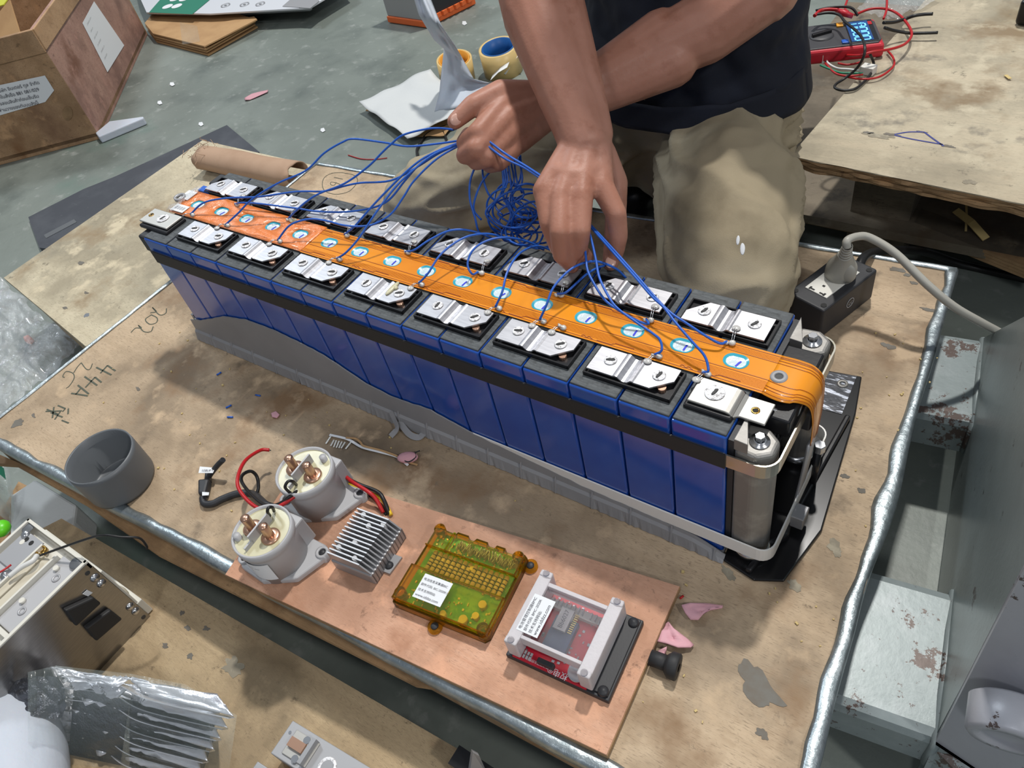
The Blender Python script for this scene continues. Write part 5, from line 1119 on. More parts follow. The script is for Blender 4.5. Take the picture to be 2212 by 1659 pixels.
for (pts, mt, lab) in (([(205, 580), (230, 640), (320, 690), (430, 700), (560, 715)], 'wire_white', 'white wire leading into the clear connector'), ([(150, 660), (250, 700), (350, 735), (470, 740), (580, 742)], 'wire_green', 'green wire leading into the clear connector'),
                       ([(200, 640), (300, 740), (430, 770), (580, 755)], 'wire_red', 'red wire leading into the clear connector'), ([(330, 640), (420, 655), (520, 640), (580, 620)], 'wire_red', 'red wire lying just below the meter holster'), ([(830, 510), (890, 590), (890, 670), (800, 750), (700, 790), (560, 800), (430, 780)], 'wire_red', 'red wire loop round the clear connector')):
    lead(pts, [.006] * len(pts), .0017, mt, 'harness_wire', lab, 'wire')
cx_ = at(*n_(630, 745), PZ); MB_ = MB().box((cx_.x, cx_.y, PZ + .007), (.022, .016, .013), Matrix.Rotation(-.2, 3, 'Z')).build('clear_connector', M['white'], bevel=.001); tag(MB_, 'small milky white plug connector on the platform below the meter', 'connector')
cx_ = at(*n_(220, 620), PZ); MB_ = MB().box((cx_.x, cx_.y, PZ + .009), (.024, .018, .016), Matrix.Rotation(.6, 3, 'Z')).build('clear_connector', M['white'], bevel=.001); tag(MB_, 'white plug connector beside the shirt edge', 'connector')
probe = at(*n_(400, 150), PZ + .045); (MB().tube([at(*n_(300, 95), PZ + .045), at(*n_(380, 130), PZ + .045), at(*n_(480, 165), PZ + .04)], [.003, .0055, .004], 12).build('probe_handle', M['meter_red'], mm_))
crumple(at(*n_(470, 130), PZ), at(*n_(860, 240), PZ), at(*n_(1380, 30), PZ), at(*n_(800, -160), PZ), .002, .016, 'plastic_bag', M['film'], 'clear plastic bag lying on the platform behind the multimeter', 'plastic bag', 11, 50)
tn = at(2212, 60, PZ); tin = empty('battery_tool', tn + V(.01, .03, 0), -.25, 'black tool battery with a yellow printed band at the upper right corner', 'battery')
t0, t1, t2 = at(2175, 62, PZ), at(2172, 20, PZ + .0), at(2230, 70, PZ)
MB().box((.035, .01, .021), (.11, .08, .040)).build('body', M['black_gloss'], tin, True, bevel=.006, seg=3)
MB().box((-.0202, .01, .021), (.0006, .06, .028)).build('end_label', M['yellow_lbl'], tin, True)
MB().box((.01, -.0302, .024), (.03, .0006, .026)).build('side_label', M['yellow_lbl'], tin, True)
text('⊠⊠\n16.8', M['paper'], tin, (.028, -.0306, .025), (1, 0, 0), (0, 0, 1), .009, local=True)
b = MB()
for k in range(3): b.box((.032 + k * .014, -.0306, .013), (.010, .0004, .010)); 
b.build('symbol', M['modgrey'], tin, True)
crumple(at(1880, 380, -.06), at(1960, 470, -.12), at(2010, 530, -.12), at(1900, 510, -.13), .0, .02, 'plastic_bag', M['film'], 'clear plastic wisp caught under the platform edge', 'plastic bag', 21, 26)
for k, (x0, y0, x1, y1, w_) in enumerate([(2064, 455, 2130, 517, .011), (2087, 442, 2086, 500, .003), (2158, 552, 2200, 566, .008)]):
    a, b = at(x0, y0, -.08 if k < 2 else -.12), at(x1, y1, -.095 if k < 2 else -.125); tag(MB().ribbon([a, (a + b) / 2 + V(0, 0, .004), b], w_, (0, -.4, 1), .002).build('wood_splinter', M['splint']), ('broad yellow wood splinter on the lower board', 'thin upright wood splinter', 'small wood splinter near the floor')[k], 'splinter')
tag(MB().ribbon([at(2172, 162, PZ + .002), at(2182, 170, PZ + .003)], .005).build('dry_leaf', M['splint']), 'tiny dry leaf on the platform', 'leaf')
# ---- lower left: cream module ----
cmx = V(.207, -.347, BZ); ch_ = .14
cmo = empty('cream_module', V(.145, -.45, BZ), label='cream plastic module with brushed aluminium side at the lower left', cat='battery module')
x0, x1, y1, y0 = .075, .207, -.347, -.72
zt2 = BZ + ch_
MB().box2((x0, y0, BZ + .002), (x1 - .003, y1 - .004, zt2 - .012)).build('body', M['cream'], cmo, bevel=.001)
sdp = MB().box2((x1 - .003, y0, BZ), (x1, y1, zt2 - .002)).build('side_plate', M['brushed'], cmo, bevel=.0006, label='brushed aluminium side plate')
r_ = MB()
for a, b2 in (((x0, y0, zt2 - .012), (x0 + .004, y1, zt2)), ((x1 - .005, y0, zt2 - .012), (x1 - .0005, y1, zt2)), ((x0, y1 - .004, zt2 - .012), (x1, y1, zt2))): r_.box2(a, b2)
r_.build('rim', M['cream'], cmo, bevel=.0005)
for k in range(3):
    ya_ = y1 - .010 - .105 * k; yb_ = ya_ - .092
    for s, xa in ((0, x0 + .012), (1, x0 + .088)):
        tr_ = MB().box2((xa, yb_, zt2 - .012), (xa + .036, ya_ - (.0 if s else .01), zt2 - .007)).build('contact_plate', M['contactor'], cmo, bevel=.001)
        for yy_ in (.25, .75):
            MB().lathe([(.0028, 0), (.0048, 0), (.0052, .0008), (.0044, .0012), (.0028, .0006)], (xa + .020, ya_ - .092 * yy_, zt2 - .007), 18, closed=True).build('rivet_ring', M['modgrey'], tr_)
            MB().cyl((xa + .010, ya_ - .092 * yy_ + .008, zt2 - .007), (xa + .010, ya_ - .092 * yy_ + .008, zt2 - .003), .0034, n=12).build('peg', M['cream'], tr_)
    mdx = x0 + .052
    for j in range(2): MB().box2((mdx + .004 + j * .014, yb_ + .01, zt2 - .012), (mdx + .015 + j * .014, ya_ - .012, zt2 - .004)).build('cover_rib', M['beige'], cmo, bevel=.001)
    MB().box2((mdx, yb_ + .004, zt2 - .012), (mdx + .003, ya_ - .004, zt2 - .001)).build('partition', M['cream'], cmo); MB().box2((mdx + .032, yb_ + .004, zt2 - .012), (mdx + .035, ya_ - .004, zt2 - .001)).build('partition', M['cream'], cmo)
    MB().box2((x0 + .005, yb_ - .006, zt2 - .012), (x1 - .006, yb_ - .001, zt2 - .003)).build('partition', M['cream'], cmo)
bar = MB().box2((x0 + .010, y1 - .055, zt2 - .006), (x0 + .050, y1 - .012, zt2 - .0035)).build('output_bar', M['modgrey'], cmo, bevel=.0006)
for k in range(2): MB().cyl((x0 + .024 + .011 * k, y1 - .020, zt2 - .0035), (x0 + .024 + .011 * k, y1 - .020, zt2 - .0032), .0033, n=14).build('bar_hole', M['hole_shade'], bar)
MB().lathe([(0, .004), (.003, .004), (.0055, .002), (.006, 0)], (x0 + .016, y1 - .016, zt2 - .0035), 16).build('screw', M['steel'], cmo)
MB().lathe([(.003, 0), (.0065, 0), (.0065, .006), (.0045, .006), (.0045, .002), (.003, .002)], (x0 + .058, y1 - .020, zt2 - .008), 18, closed=True).build('brass_insert', M['brass'], cmo)
for x in (x0 + .014, x1 - .016): MB().lathe([(0, .0015), (.007, .0015), (.0085, 0)], (x - .006 if x < .1 else x, y1 - .012 + .004, zt2 - .004), 20).build('rubber_foot', M['pvc'], cmo)
for (x, y) in ((x0 + .046, y1 - .062), (x0 + .088, y1 - .105)): MB().lathe([(0, .006), (.0035, .006), (.0035, .003), (.0065, .003), (.007, 0)], (x, y, zt2 - .006), 18).build('screw', M['steel'], cmo)
b = MB()
for k in range(5): b.ball((x0 + .02 + .024 * k, y1 + .001, BZ + .05 + .014 * (k % 2)), .009, (1, .5, 1.2)); 
b.build('rib_bump', M['beige'], cmo)
MB().box2((x0, y1 - .003, BZ + .002), (x1 - .004, y1 + .003, zt2 - .03)).build('end_frame', M['cream'], cmo, bevel=.001); MB().box2((x0, y1, BZ + .002), (x1 - .003, y1 + .008, BZ + .03)).build('end_ledge', M['cream'], cmo, bevel=.001)
for (ya_, yb_, za, zb) in ((-.060, -.105, .045, .075), (-.060, -.105, .085, .115)): pass
for (pts) in (((134, 1313), (195, 1285), (212, 1298), (158, 1348)), ((178, 1352), (232, 1312), (258, 1332), (202, 1380))):
    P = [hit(x, y, V(x1 + .0005, 0, 0), (1, 0, 0)) for x, y in pts]; MB().slab(P, (.0075, 0, 0)).build('foam_pad', M['black_rubber'], cmo, bevel=.002)
for (x, y) in ((205, 1248), (219, 1260), (281, 1310), (293, 1320)):
    p = hit(x, y, V(x1, 0, 0), (1, 0, 0)); MB().lathe([(0, .0035), (.003, .003), (.0055, .0008), (.0055, 0)], p, 14, axis=(1, 0, 0)).build('screw', M['steel'], cmo)
for (x, y) in ((189, 1238), (310, 1333)):
    p = hit(x, y, V(x1, 0, 0), (1, 0, 0)); MB().cyl(p, p + V(.0004, 0, 0), .003, n=14).build('plate_hole', M['char'], cmo)
P = [hit(x, y, V(x1 + .001, 0, 0), (1, 0, 0)) for x, y in ((178, 1283), (188, 1274), (200, 1280), (190, 1288))]; MB().slab(P, (.0004, 0, 0)).build('tag', M['paper'], cmo)
wire('sense_lead', M['wire_black'], [V(x0 + .062, y1 - .028, zt2 - .002), at(185, 1165, .055), at(225, 1156, .065), at(262, 1160, .06), at(300, 1162, .05), at(316, 1178, .035), at(317, 1186, .03)], .0014, 'pair of thin black leads arching up from the cream module')
wire('sense_lead', M['wire_white'], [at(20, 1245, .034), at(45, 1226, .036), at(70, 1212, .037), at(80, 1200, .034)], .0030, 'thick white lead lying on the cream module')
wire('sense_lead', M['wire_red'], [at(-20, 1246, .04), at(5, 1233, .038), at(24, 1220, .036)], .0012, 'thin red lead entering the cream module')
# foil stack wrapped in film
fs0 = empty('foil_stack', V(.34, -.42, BZ), label='stack of torn silver foil sheets wrapped in clear film at the bottom left', cat='foil stack')
for k in range(7):
    z = -.005 - .0155 * k; y_ = 7 - k
    A = at(135 - k * 0, 1452 + 24 * k, z); B_ = at(505 - k * 14, 1548 + 24 * k, z); C_ = at(470 - 10 * k, 1500 + 18 * k, z); D_ = at(110, 1440, z)
    def ff(u, v, k=k, z=z, A=A, B_=B_, C_=C_, D_=D_):
        p = A * (1 - u) * (1 - v) + B_ * u * (1 - v) + C_ * u * v + D_ * (1 - u) * v
        jag = (.008 * noise.noise(V(u * 14, k, 0)) + .004 * noise.noise(V(u * 40, k, 4))) * (1 - v) * (1 if k else .4) * max(0, 1 - max(0, u - .3) * 2.2) + (.012 * (1 - v) if .35 < u < .5 else 0)
        return p + V(0, jag, .003 * noise.noise(V(u * 8, v * 5, k)))
    MB().grid(ff, 60, 8).build('foil_sheet', M['foil'], fs0, solid=.0012)
    a, b2 = at(140, 1462 + 24 * k, z - .006), at(500 - 14 * k, 1552 + 24 * k, z - .006)
    MB().ribbon(catmull([a, a + (b2 - a) * .3 + V(0, .006, 0), a + (b2 - a) * .55 + V(0, -.002, .002), b2], 8), .010, (0, 1, .4), .001).build('foil_edge', M['steel'] if k % 2 else M['foil'], fs0)
MB().solid([V(*at(150, 1630, BZ + .004)), V(*at(430, 1690, BZ + .004)), V(*at(470, 1575, -.105)), V(*at(160, 1490, -.105))], [V(*at(150, 1610, -.095)), V(*at(430, 1660, -.095)), V(*at(465, 1560, -.022)), V(*at(160, 1480, -.022))]).build('inner_stack', M['foil_dark'], fs0)
def wrapf(u, v):
    L_ = [(60, 1452, .02), (120, 1438, .012), (280, 1455, .008), (400, 1478, .0), (512, 1545, -.012)]
    t = u * 4; i = min(int(t), 3); f = t - i; x, y, z = [L_[i][k] * (1 - f) + L_[i + 1][k] * f for k in range(3)]
    return at(x - 30 * v * (u > .5), y + 210 * v, z - .10 * v * v + .006 + .006 * noise.noise(V(u * 9, v * 3, 0)) + .002 * noise.noise(V(u * 30, v * 2, 0)))
MB().grid(wrapf, 60, 16).build('stretch_wrap', M['wrap'], fs0)
fc = crumple(at(-10, 1505, -.03), at(130, 1470, -.02), at(150, 1560, -.05), at(-10, 1600, -.06), .0, .022, 'crinkled_foil', M['foil_dark'], 'crinkled dark silver bag end beside the foil stack', 'foil bag', 31, 40)
fb_ = MB(); fb_.ball(at(10, 1700, -.06), .085, (1.5, .75, .62), 40, 24, Matrix.Rotation(-.5, 3, 'Z'))
for i_, v_ in enumerate(fb_.v): p_ = V(v_); fb_.v[i_] = tuple(p_ + V(0, 0, .003 * noise.noise(p_ * 60)))
tag(fb_.build('foam_bundle', M['foam']), 'rounded white foam bundle in the bottom left corner', 'foam')
# metal modules bottom centre
def gmod(px, py, ang, L, Wd, label, z=BZ, h=.03):
    o = at(px, py, z + h); r0 = empty('relay_module', (o.x, o.y, z), ang, label, 'module')
    MB().box2((0, -Wd, 0), (L, 0, h)).build('body', M['modgrey'], r0, True, bevel=.001)
    return r0
g1 = at(632, 1556, BZ + .03); g2 = at(778, 1645, BZ + .03); g3 = at(586, 1628, BZ + .03); an = math.atan2(g2.y - g1.y, g2.x - g1.x); gw = (g3 - g1).length
gm = gmod(632, 1556, an, .22, gw, 'grey metal module with slotted contact and punched ring, at the bottom edge')
MB().box2((.012, -gw * .85, .030), (.045, -gw * .15, .032)).build('contact_plate', M['nickel'], gm, True, bevel=.0006); MB().box2((.038, -gw * .85, .030), (.043, -gw * .12, .040)).build('raised_fin', M['heatsink'], gm, True); MB().box2((.014, -gw * .62, .032), (.034, -gw * .35, .036)).build('clip', M['copper'], gm, True)
MB().lathe([(.007, 0), (.0095, .001), (.0105, 0)], (.066, -gw * .55, .0302), 24).build('punched_ring', M['weld'], gm, True); MB().cyl((.066, -gw * .55, .0302), (.066, -gw * .55, .0306), .0068, n=20).build('ring_recess', M['heatsink'], gm, True)
for x, y in ((.095, -.35), (.03, -.25), (.03, -.8), (.006, -.3)): MB().cyl((x, y * gw, .030), (x, y * gw, .033 if x > .01 else .0305), .004 if x > .02 else .0018, n=14).build('rivet', M['steel'], gm, True)
MB().box2((.090, -gw * .75, .030), (.118, -gw * .40, .0315)).build('contact_plate', M['nickel'], gm, True)
gm2 = gmod(556, 1644, an, .10, gw, 'corner of a second grey metal module left of the slotted one')
MB().cyl((.008, -.008, .030), (.008, -.008, .0306), .0018, n=10).build('screw', M['steel'], gm2, True)
ck = empty('metal_clip', at(1030, 1640, BZ), label='dark steel clip poking into the bottom edge over the platform', cat='clip')
MB().slab([at(1018, 1618, -.05), at(1032, 1626, -.05), at(1052, 1670, -.08), at(1010, 1670, -.08)], (.004, -.002, .002)).build('blade', M['heatsink'], ck); MB().cyl(at(985, 1650, -.08), at(985, 1665, -.1), .004, n=12).build('pin', M['steel'], ck)
MB().box(at(1030, 1668, -.09), (.05, .02, .03)).build('clip_body', M['dark_metal'], ck)
# left floor: foam block, bottle, green thing
fb = [at(x, y, -.13) for x, y in ((22, 1070), (75, 1035), (165, 1090), (160, 1130), (115, 1180), (20, 1180))]
tag(MB().prism([(p.x, p.y) for p in fb], FZ + .001, -.13).build('foam_block', M['sheet'], bevel=.004), 'white foam block on the floor behind the cream module', 'foam')
bt = empty('plastic_bottle', at(5, 1060, -.12), label='crushed clear drink bottle with green print at the left edge', cat='bottle')
ba, bb_ = at(-14, 985, -.10), at(8, 1120, -.12); bdv = bb_ - ba
MB().grid(lambda u, v: ba + bdv * u + V(math.cos(v * 2 * PI) * .030 * (1 - .5 * max(0, u - .7) / .3) * (1 + .12 * noise.noise(V(u * 8, v * 6, 0))), 0, math.sin(v * 2 * PI) * .030 * (1 - .5 * max(0, u - .7) / .3)), 24, 24).build('bottle_body', M['pet'], bt)
MB().grid(lambda u, v: ba + bdv * (.10 + u * .18) + V(math.cos(v * PI) * .0308, 0, math.sin(v * PI) * .0308), 8, 20).build('green_label', M['green_print'], bt)
MB().ball(at(2, 1142, -.10), .014, (1, 1, .8)).build('bottle_cap', M['green_toy'], bt)
MB_ = MB().slab([at(10, 1180, -.14), at(45, 1120, -.14), at(60, 1050, -.14), at(40, 1040, -.14), at(-30, 1160, -.14)], (0, 0, -.01)).build('wood_offcut', M['edge_wood']); tag(MB_, 'brown wood offcut beside the crushed bottle', 'wood offcut')
# ================= person =================
def capsule(b, p0, p1, r0, r1, flat=None, n=16):
    p0, p1 = V(p0), V(p1); t = p1 - p0; L = t.length
    if L < 1e-6: b.ball(p0, r0, n=n, m=10); return
    t /= L; A = V(flat) if flat is not None else t.orthogonal()
    A = (A - t * A.dot(t)).normalized(); B = t.cross(A); k = .62 if flat is not None else 1
    prof_ = [(r0 * math.sin(a), -r0 * math.cos(a)) for a in (.02, .4, .8, 1.2, 1.57)] + [(r1 * math.cos(a), L + r1 * math.sin(a)) for a in (0, .4, .8, 1.2, 1.55)]
    vs = [p0 + t * h + A * (math.cos(2 * PI * j / n) * r * k) + B * (math.sin(2 * PI * j / n) * r) for r, h in prof_ for j in range(n)]
    m = len(prof_); b.add(vs, [(i * n + j, i * n + (j + 1) % n, (i + 1) * n + (j + 1) % n, (i + 1) * n + j) for i in range(m - 1) for j in range(n)])
    e = len(b.v) - m * n; b.f += [tuple(e + j for j in range(n))[::-1], tuple(e + (m - 1) * n + j for j in range(n))]; b.sm += [False] * 2
def fuse(b, name, mt, parent, voxel, smooth, disp=None, keep=1.0):
    me = b.mesh(name); o = bpy.data.objects.new(name, me); col.objects.link(o)
    r = o.modifiers.new('r', 'REMESH'); r.mode = 'VOXEL'; r.voxel_size = voxel
    s_ = o.modifiers.new('s', 'SMOOTH'); s_.iterations = smooth; s_.factor = .5
    dg = bpy.context.evaluated_depsgraph_get(); m2 = bpy.data.meshes.new_from_object(o.evaluated_get(dg)); o.modifiers.clear(); o.data = m2
    m2.materials.clear(); m2.materials.append(mt)
    if disp:
        m2.update(); 
        nr = [v.normal.copy() for v in m2.vertices]
        for v, n in zip(m2.vertices, nr): v.co = v.co + n * disp(v.co, n)
    m2.polygons.foreach_set('use_smooth', [True] * len(m2.polygons))
    if parent: o.parent = parent; o.matrix_parent_inverse = Matrix.LocRotScale(parent.location, parent.rotation_euler, None).inverted()
    return o
person = empty('person', (.5, .4, 0), label='kneeling person in navy shirt and khaki trousers holding blue wires over the battery', cat='person')
D_ = dist
sk = MB()
def chain(pts, rs, flat=None):
    for (a, b2, r0, r1) in zip(pts, pts[1:], rs, rs[1:]): capsule(sk, a, b2, r0, r1, flat)
# right arm (crosses in front), hand reaching down
RW = D_(1262, 305, .80); RE = D_(1128, -115, .85); RS = V(.345, .62, .60)
chain([RW, D_(1238, 235, .805), D_(1205, 150, .815), D_(1165, 30, .835), RE], [.0275, .030, .0335, .0405, .040])
chain([D_(1243, 300, .80), D_(1215, 210, .81), D_(1150, 0, .84)], [.019, .026, .036]); chain([D_(1286, 290, .80), D_(1258, 200, .81), D_(1190, 0, .84)], [.019, .024, .036])
chain([RE, RS], [.042, .050])
kn = [(1176, 412, .783), (1211, 427, .773), (1256, 426, .770), (1300, 402, .780)]
root = [(1238, 318, .80), (1253, 312, .797), (1270, 310, .797), (1290, 310, .80)]
K = [D_(*k) for k in kn]
for r_, k in zip(root, K): chain([D_(*r_), k], [.0155, .0125])
for a, b2 in zip(K, K[1:]): capsule(sk, D_(*root[1]) * .35 + a * .65, D_(*root[1]) * .35 + b2 * .65, .014, .014)
chain([D_(1262, 330, .812), D_(1250, 390, .80)], [.018, .018]); chain([D_(1225, 350, .800), D_(1290, 350, .80)], [.017, .017]); chain([D_(1215, 385, .79), D_(1290, 378, .79)], [.015, .015])
chain([K[0], D_(1186, 482, .775), D_(1206, 535, .790), D_(1226, 562, .806)], [.0115, .0102, .0092, .0082])
chain([K[1], D_(1209, 502, .760), D_(1213, 550, .776), D_(1236, 574, .797)], [.0120, .0105, .0095, .0084])
chain([K[2], D_(1253, 500, .762), D_(1249, 540, .782), D_(1266, 556, .802)], [.0122, .0108, .0096, .0084])
chain([K[3], D_(1331, 462, .775), D_(1336, 510, .785), D_(1331, 545, .800)], [.0125, .0108, .0098, .0085])
chain([D_(1300, 330, .805), D_(1327, 395, .815), D_(1330, 468, .818), D_(1325, 530, .812), D_(1319, 568, .808)], [.015, .0145, .0115, .0105, .0090])
# left arm (behind), fist holding the bundle
LW = D_(1200, 222, .892); LE = D_(1650, -35, .87); LS = V(.705, .66, .59)
chain([LW, D_(1290, 178, .90), D_(1400, 120, .90), D_(1520, 62, .89), LE], [.0275, .0295, .0345, .0405, .042])
chain([D_(1190, 205, .89), D_(1300, 158, .90), D_(1430, 80, .895)], [.019, .024, .032]); chain([D_(1196, 240, .892), D_(1310, 196, .90), D_(1450, 130, .895)], [.019, .024, .032])
chain([LE, LS], [.044, .050])
LK = [D_(1090, 222, .862), D_(1098, 252, .857), D_(1108, 282, .860), D_(1120, 308, .868)]
for r_, k in zip([(1182, 205, .89), (1184, 220, .888), (1186, 235, .888), (1186, 250, .892)], LK): chain([D_(*r_), k], [.0155, .013])
chain([D_(1175, 225, .90), D_(1120, 262, .885)], [.019, .019]); chain([D_(1128, 218, .874), D_(1150, 280, .878)], [.015, .015])
chain([LK[0], D_(1033, 288, .842), D_(1004, 308, .860), D_(1012, 290, .874)], [.0130, .0122, .0100, .0085])
chain([LK[1], D_(1030, 322, .840), D_(1004, 336, .862), D_(1024, 318, .880)], [.0130, .0122, .0102, .0085])
chain([LK[2], D_(1052, 340, .846), D_(1028, 349, .868), D_(1046, 330, .886)], [.0128, .0118, .0100, .0085])
chain([LK[3], D_(1078, 350, .854), D_(1058, 357, .874), D_(1074, 338, .890)], [.0118, .0105, .0092, .008])
chain([D_(1150, 205, .884), D_(1082, 200, .864), D_(1022, 228, .852), D_(983, 262, .852)], [.0165, .0145, .0120, .0092])
# torso, neck, head
chain([V(.50, .64, .12), V(.52, .66, .30), V(.53, .66, .46)], [.09, .085, .095]); chain([RS, LS], [.052, .052]); capsule(sk, V(.47, .66, .45), V(.60, .66, .45), .095, .095)
HD = V(.545, .56, .80); capsule(sk, V(.53, .66, .58), HD, .052, .050)
sk.ball(HD + V(.002, -.005, .03), .088, (.88, 1.06, 1.12), 24, 18); capsule(sk, HD + V(.004, -.035, -.045), HD + V(.004, -.05, -.06), .048, .036)
capsule(sk, HD + V(.008, -.098, .012), HD + V(.009, -.112, -.018), .009, .013); 
for s_ in (-1, 1): sk.ball(HD + V(s_ * .078, .0, .01), .022, (.35, .7, 1.2), 12, 8); capsule(sk, HD + V(s_ * .045, -.082, .035), HD + V(s_ * .018, -.092, .034), .008, .009)
capsule(sk, HD + V(-.016, -.088, -.046), HD + V(.026, -.088, -.046), .0075, .0075)
body = fuse(sk, 'body', M['skin'], person, .0024, 3)
for s_ in (-1, 1):
    e = MB().ball(HD + V(s_ * .032 + .004, -.084, .018), .0115, n=14, m=10).build('eye', M['white'], body); MB().ball(HD + V(s_ * .032 + .004, -.0925, .015), .0055, (1, .7, 1)).build('iris', M['hair'], body)
hr = MB(); hr.ball(HD + V(.002, .012, .050), .092, (.93, 1.04, 1.02), 24, 18)
fuse(hr, 'hair', M['hair'], person, .006, 2, lambda c, n: .004 * noise.noise(c * 90))
def nail(c, ax, up, r):
    ax = V(ax).normalized(); up = V(up); up = (up - ax * up.dot(ax)).normalized(); sdv = ax.cross(up)
    rot = Matrix((ax, sdv, up)).transposed(); MB().ball(c, r, (1.25, 1, .35), 16, 8, rot).build('nail', M['nail'], body)
tw = lambda p: (CAM - p).normalized()
p_ = D_(986, 258, .853); ax_t = D_(983, 262, .852) - D_(1022, 228, .852); nail(p_ + tw(p_) * .0083, ax_t, tw(p_), .0062)
p_ = D_(1319, 566, .808); nail(p_ + tw(p_) * .0082 , D_(1319, 568, .808) - D_(1325, 530, .812), tw(p_), .0058)
# shirt
sh_ = MB()
hemc = V(.545, .635, .17)
def tor(z0, c0, a0, b0, z1, c1, a1, b1, n=40):
    vs = [V(c[0] + a * math.cos(2 * PI * k / n), c[1] + b2 * math.sin(2 * PI * k / n), z) for z, c, a, b2 in ((z0, c0, a0, b0), (z1, c1, a1, b1)) for k in range(n)]
    sh_.add(vs, [(k, (k + 1) % n, n + (k + 1) % n, n + k) for k in range(n)]); e = len(sh_.v) - 2 * n
    sh_.f += [tuple(e + k for k in range(n))[::-1], tuple(e + n + k for k in range(n))]; sh_.sm += [False] * 2
tor(.18, (.525, .60), .162, .135, .30, (.525, .62), .160, .130); tor(.30, (.525, .62), .160, .130, .46, (.53, .645), .175, .12); tor(.46, (.535, .645), .19, .12, .62, (.53, .655), .15, .085)
capsule(sh_, RS, RS + (RE - RS) * .55, .062, .060); capsule(sh_, LS, LS + (LE - LS) * .72, .064, .062); capsule(sh_, RS, LS, .062, .062)
def sdisp(c, n):
    k = c * 9; return .013 * noise.noise(V(c.x * 7, c.y * 7, c.z * 22)) + .009 * noise.noise(V(c.x * 30 + c.z * 20, c.y * 10, c.z * 8)) + .002 * noise.noise(c * 60)
shirt = fuse(sh_, 'shirt', M['shirt'], person, .005, 6, sdisp)
hm = MB(); n = 60
hm.grid(lambda u, v: V(.525 + (.164 + .008 * v) * math.cos(2 * PI * u), .60 + (.138 + .006 * v) * math.sin(2 * PI * u), .205 - .034 * v - .012 * max(0, math.cos(2 * PI * u)) * v + .006 * noise.noise(V(math.cos(2 * PI * u) * 4, math.sin(2 * PI * u) * 4, v))), 80, 6)
hm.build('shirt_hem', M['shirt'], shirt, solid=.002)
# trousers
tr_ = MB()
def el(z0, c0, a0, b0, z1, c1, a1, b1, n=36):
    vs = [V(c[0] + a * math.cos(2 * PI * k / n), c[1] + b2 * math.sin(2 * PI * k / n), z) for z, c, a, b2 in ((z0, c0, a0, b0), (z1, c1, a1, b1)) for k in range(n)]
    tr_.add(vs, [(k, (k + 1) % n, n + (k + 1) % n, n + k) for k in range(n)]); e = len(tr_.v) - 2 * n
    tr_.f += [tuple(e + k for k in range(n))[::-1], tuple(e + n + k for k in range(n))]; tr_.sm += [False] * 2
el(.02, (.52, .64), .155, .12, .20, (.525, .61), .152, .118)
def tcap(*a): capsule(tr_, *a)
tcap(V(.46, .60, .10), V(.33, .47, .095), .095, .085); tcap(V(.33, .47, .095), V(.225, .355, .072), .085, .070); tcap(V(.225, .355, .072), V(.205, .335, .068), .070, .066)
tcap(V(.59, .57, .095), V(.655, .43, .105), .090, .090); tcap(V(.655, .43, .105), V(.700, .325, .090), .090, .080); tcap(V(.705, .325, .092), V(.712, .305, .082), .080, .074)
tcap(V(.215, .36, .055), V(.34, .62, .04), .054, .05); tcap(V(.34, .62, .04), V(.38, .78, -.01), .05, .042)
tcap(V(.71, .34, .060), V(.655, .50, .05), .058, .056); tcap(V(.655, .50, .05), V(.56, .66, -.03), .056, .045)
def tdisp(c, n):
    k = noise.noise(V(c.x * 7 + c.y * 5, c.y * 9, c.z * 30)); fold = (1 - abs(k) * 3.2) if abs(k) < .31 else 0
    hip = max(0, min(1, (c.y - .34) / .2))
    return (.006 + .010 * hip) * max(0, fold) - .004 * hip + .006 * noise.noise(c * 8) + .0014 * noise.noise(c * 45)
trs = fuse(tr_, 'trousers', M['khaki'], person, .005, 8, tdisp)
sp0 = D_(1596, 525, .80)
for k, (x, y, r) in enumerate(((1604, 537, .0055), (1594, 519, .004))):
    d = ray(x, y); hitv = trs.data
    ok = None
    from mathutils.bvhtree import BVHTree
    if k == 0: bvh = BVHTree.FromPolygons([v.co.copy() for v in hitv.vertices], [tuple(p.vertices) for p in hitv.polygons])
    ok = bvh.ray_cast(CAM, d.normalized())
    if ok[0]:
        nn = ok[1]; ro_ = nn.to_track_quat('Z', 'Y').to_matrix(); MB().ball(ok[0], r, (.5, 1.4, .12), 12, 6, ro_).build('paint_spot', M['paper'], trs)
for k, (x, z) in enumerate(((.40, -.02), (.52, -.04))):
    s2 = MB(); a = V(x, .80, z) if not k else at(1375, 425, .60, 1); capsule(s2, a, a + V(.03, .07, -.03), .046, .040); capsule(s2, a, a + V(-.02, .0, -.09), .044, .036); fuse(s2, 'shoe', M['shoe'], person, .006, 3)
# ================= blue wires =================
def dep(p): return -(_M.transposed() @ (V(p) - CAM)).z
def bwire(j, pts, dend, label, r=.00125, off=V(-.005, 0, .002), grp='blue sensing wires'):
    p0 = jpos[j] + off; d0 = dep(p0); L = [0]; pp = [pts[0]] + list(pts)
    q0 = p0
    tot = 0; cum = []
    prev = None
    for x, y in pts:
        if prev: tot += math.hypot(x - prev[0], y - prev[1])
        cum.append(tot); prev = (x, y)
    k0 = 40.; P = [q0]
    for (x, y), c in zip(pts, cum):
        t = (c + k0) / (tot + k0); P.append(D_(x, y, d0 + (dend - d0) * t ** 1.25 - .022 * math.sin(PI * t) ** .6 * (1 - .5 * t)))
    o = MB().tube(catmull(P, 6), r, 8).build('sensing_wire', M['wire_blue']); return tag(o, label, 'wire')
hl = .872; hr_ = .795
bwire(('f', 0), [(440, 438), (490, 428), (560, 425), (640, 414), (700, 413), (743, 402), (779, 395), (844, 390), (899, 362), (950, 330), (1004, 306)], hl, 'blue wire from the leftmost front solder joint to the left hand')
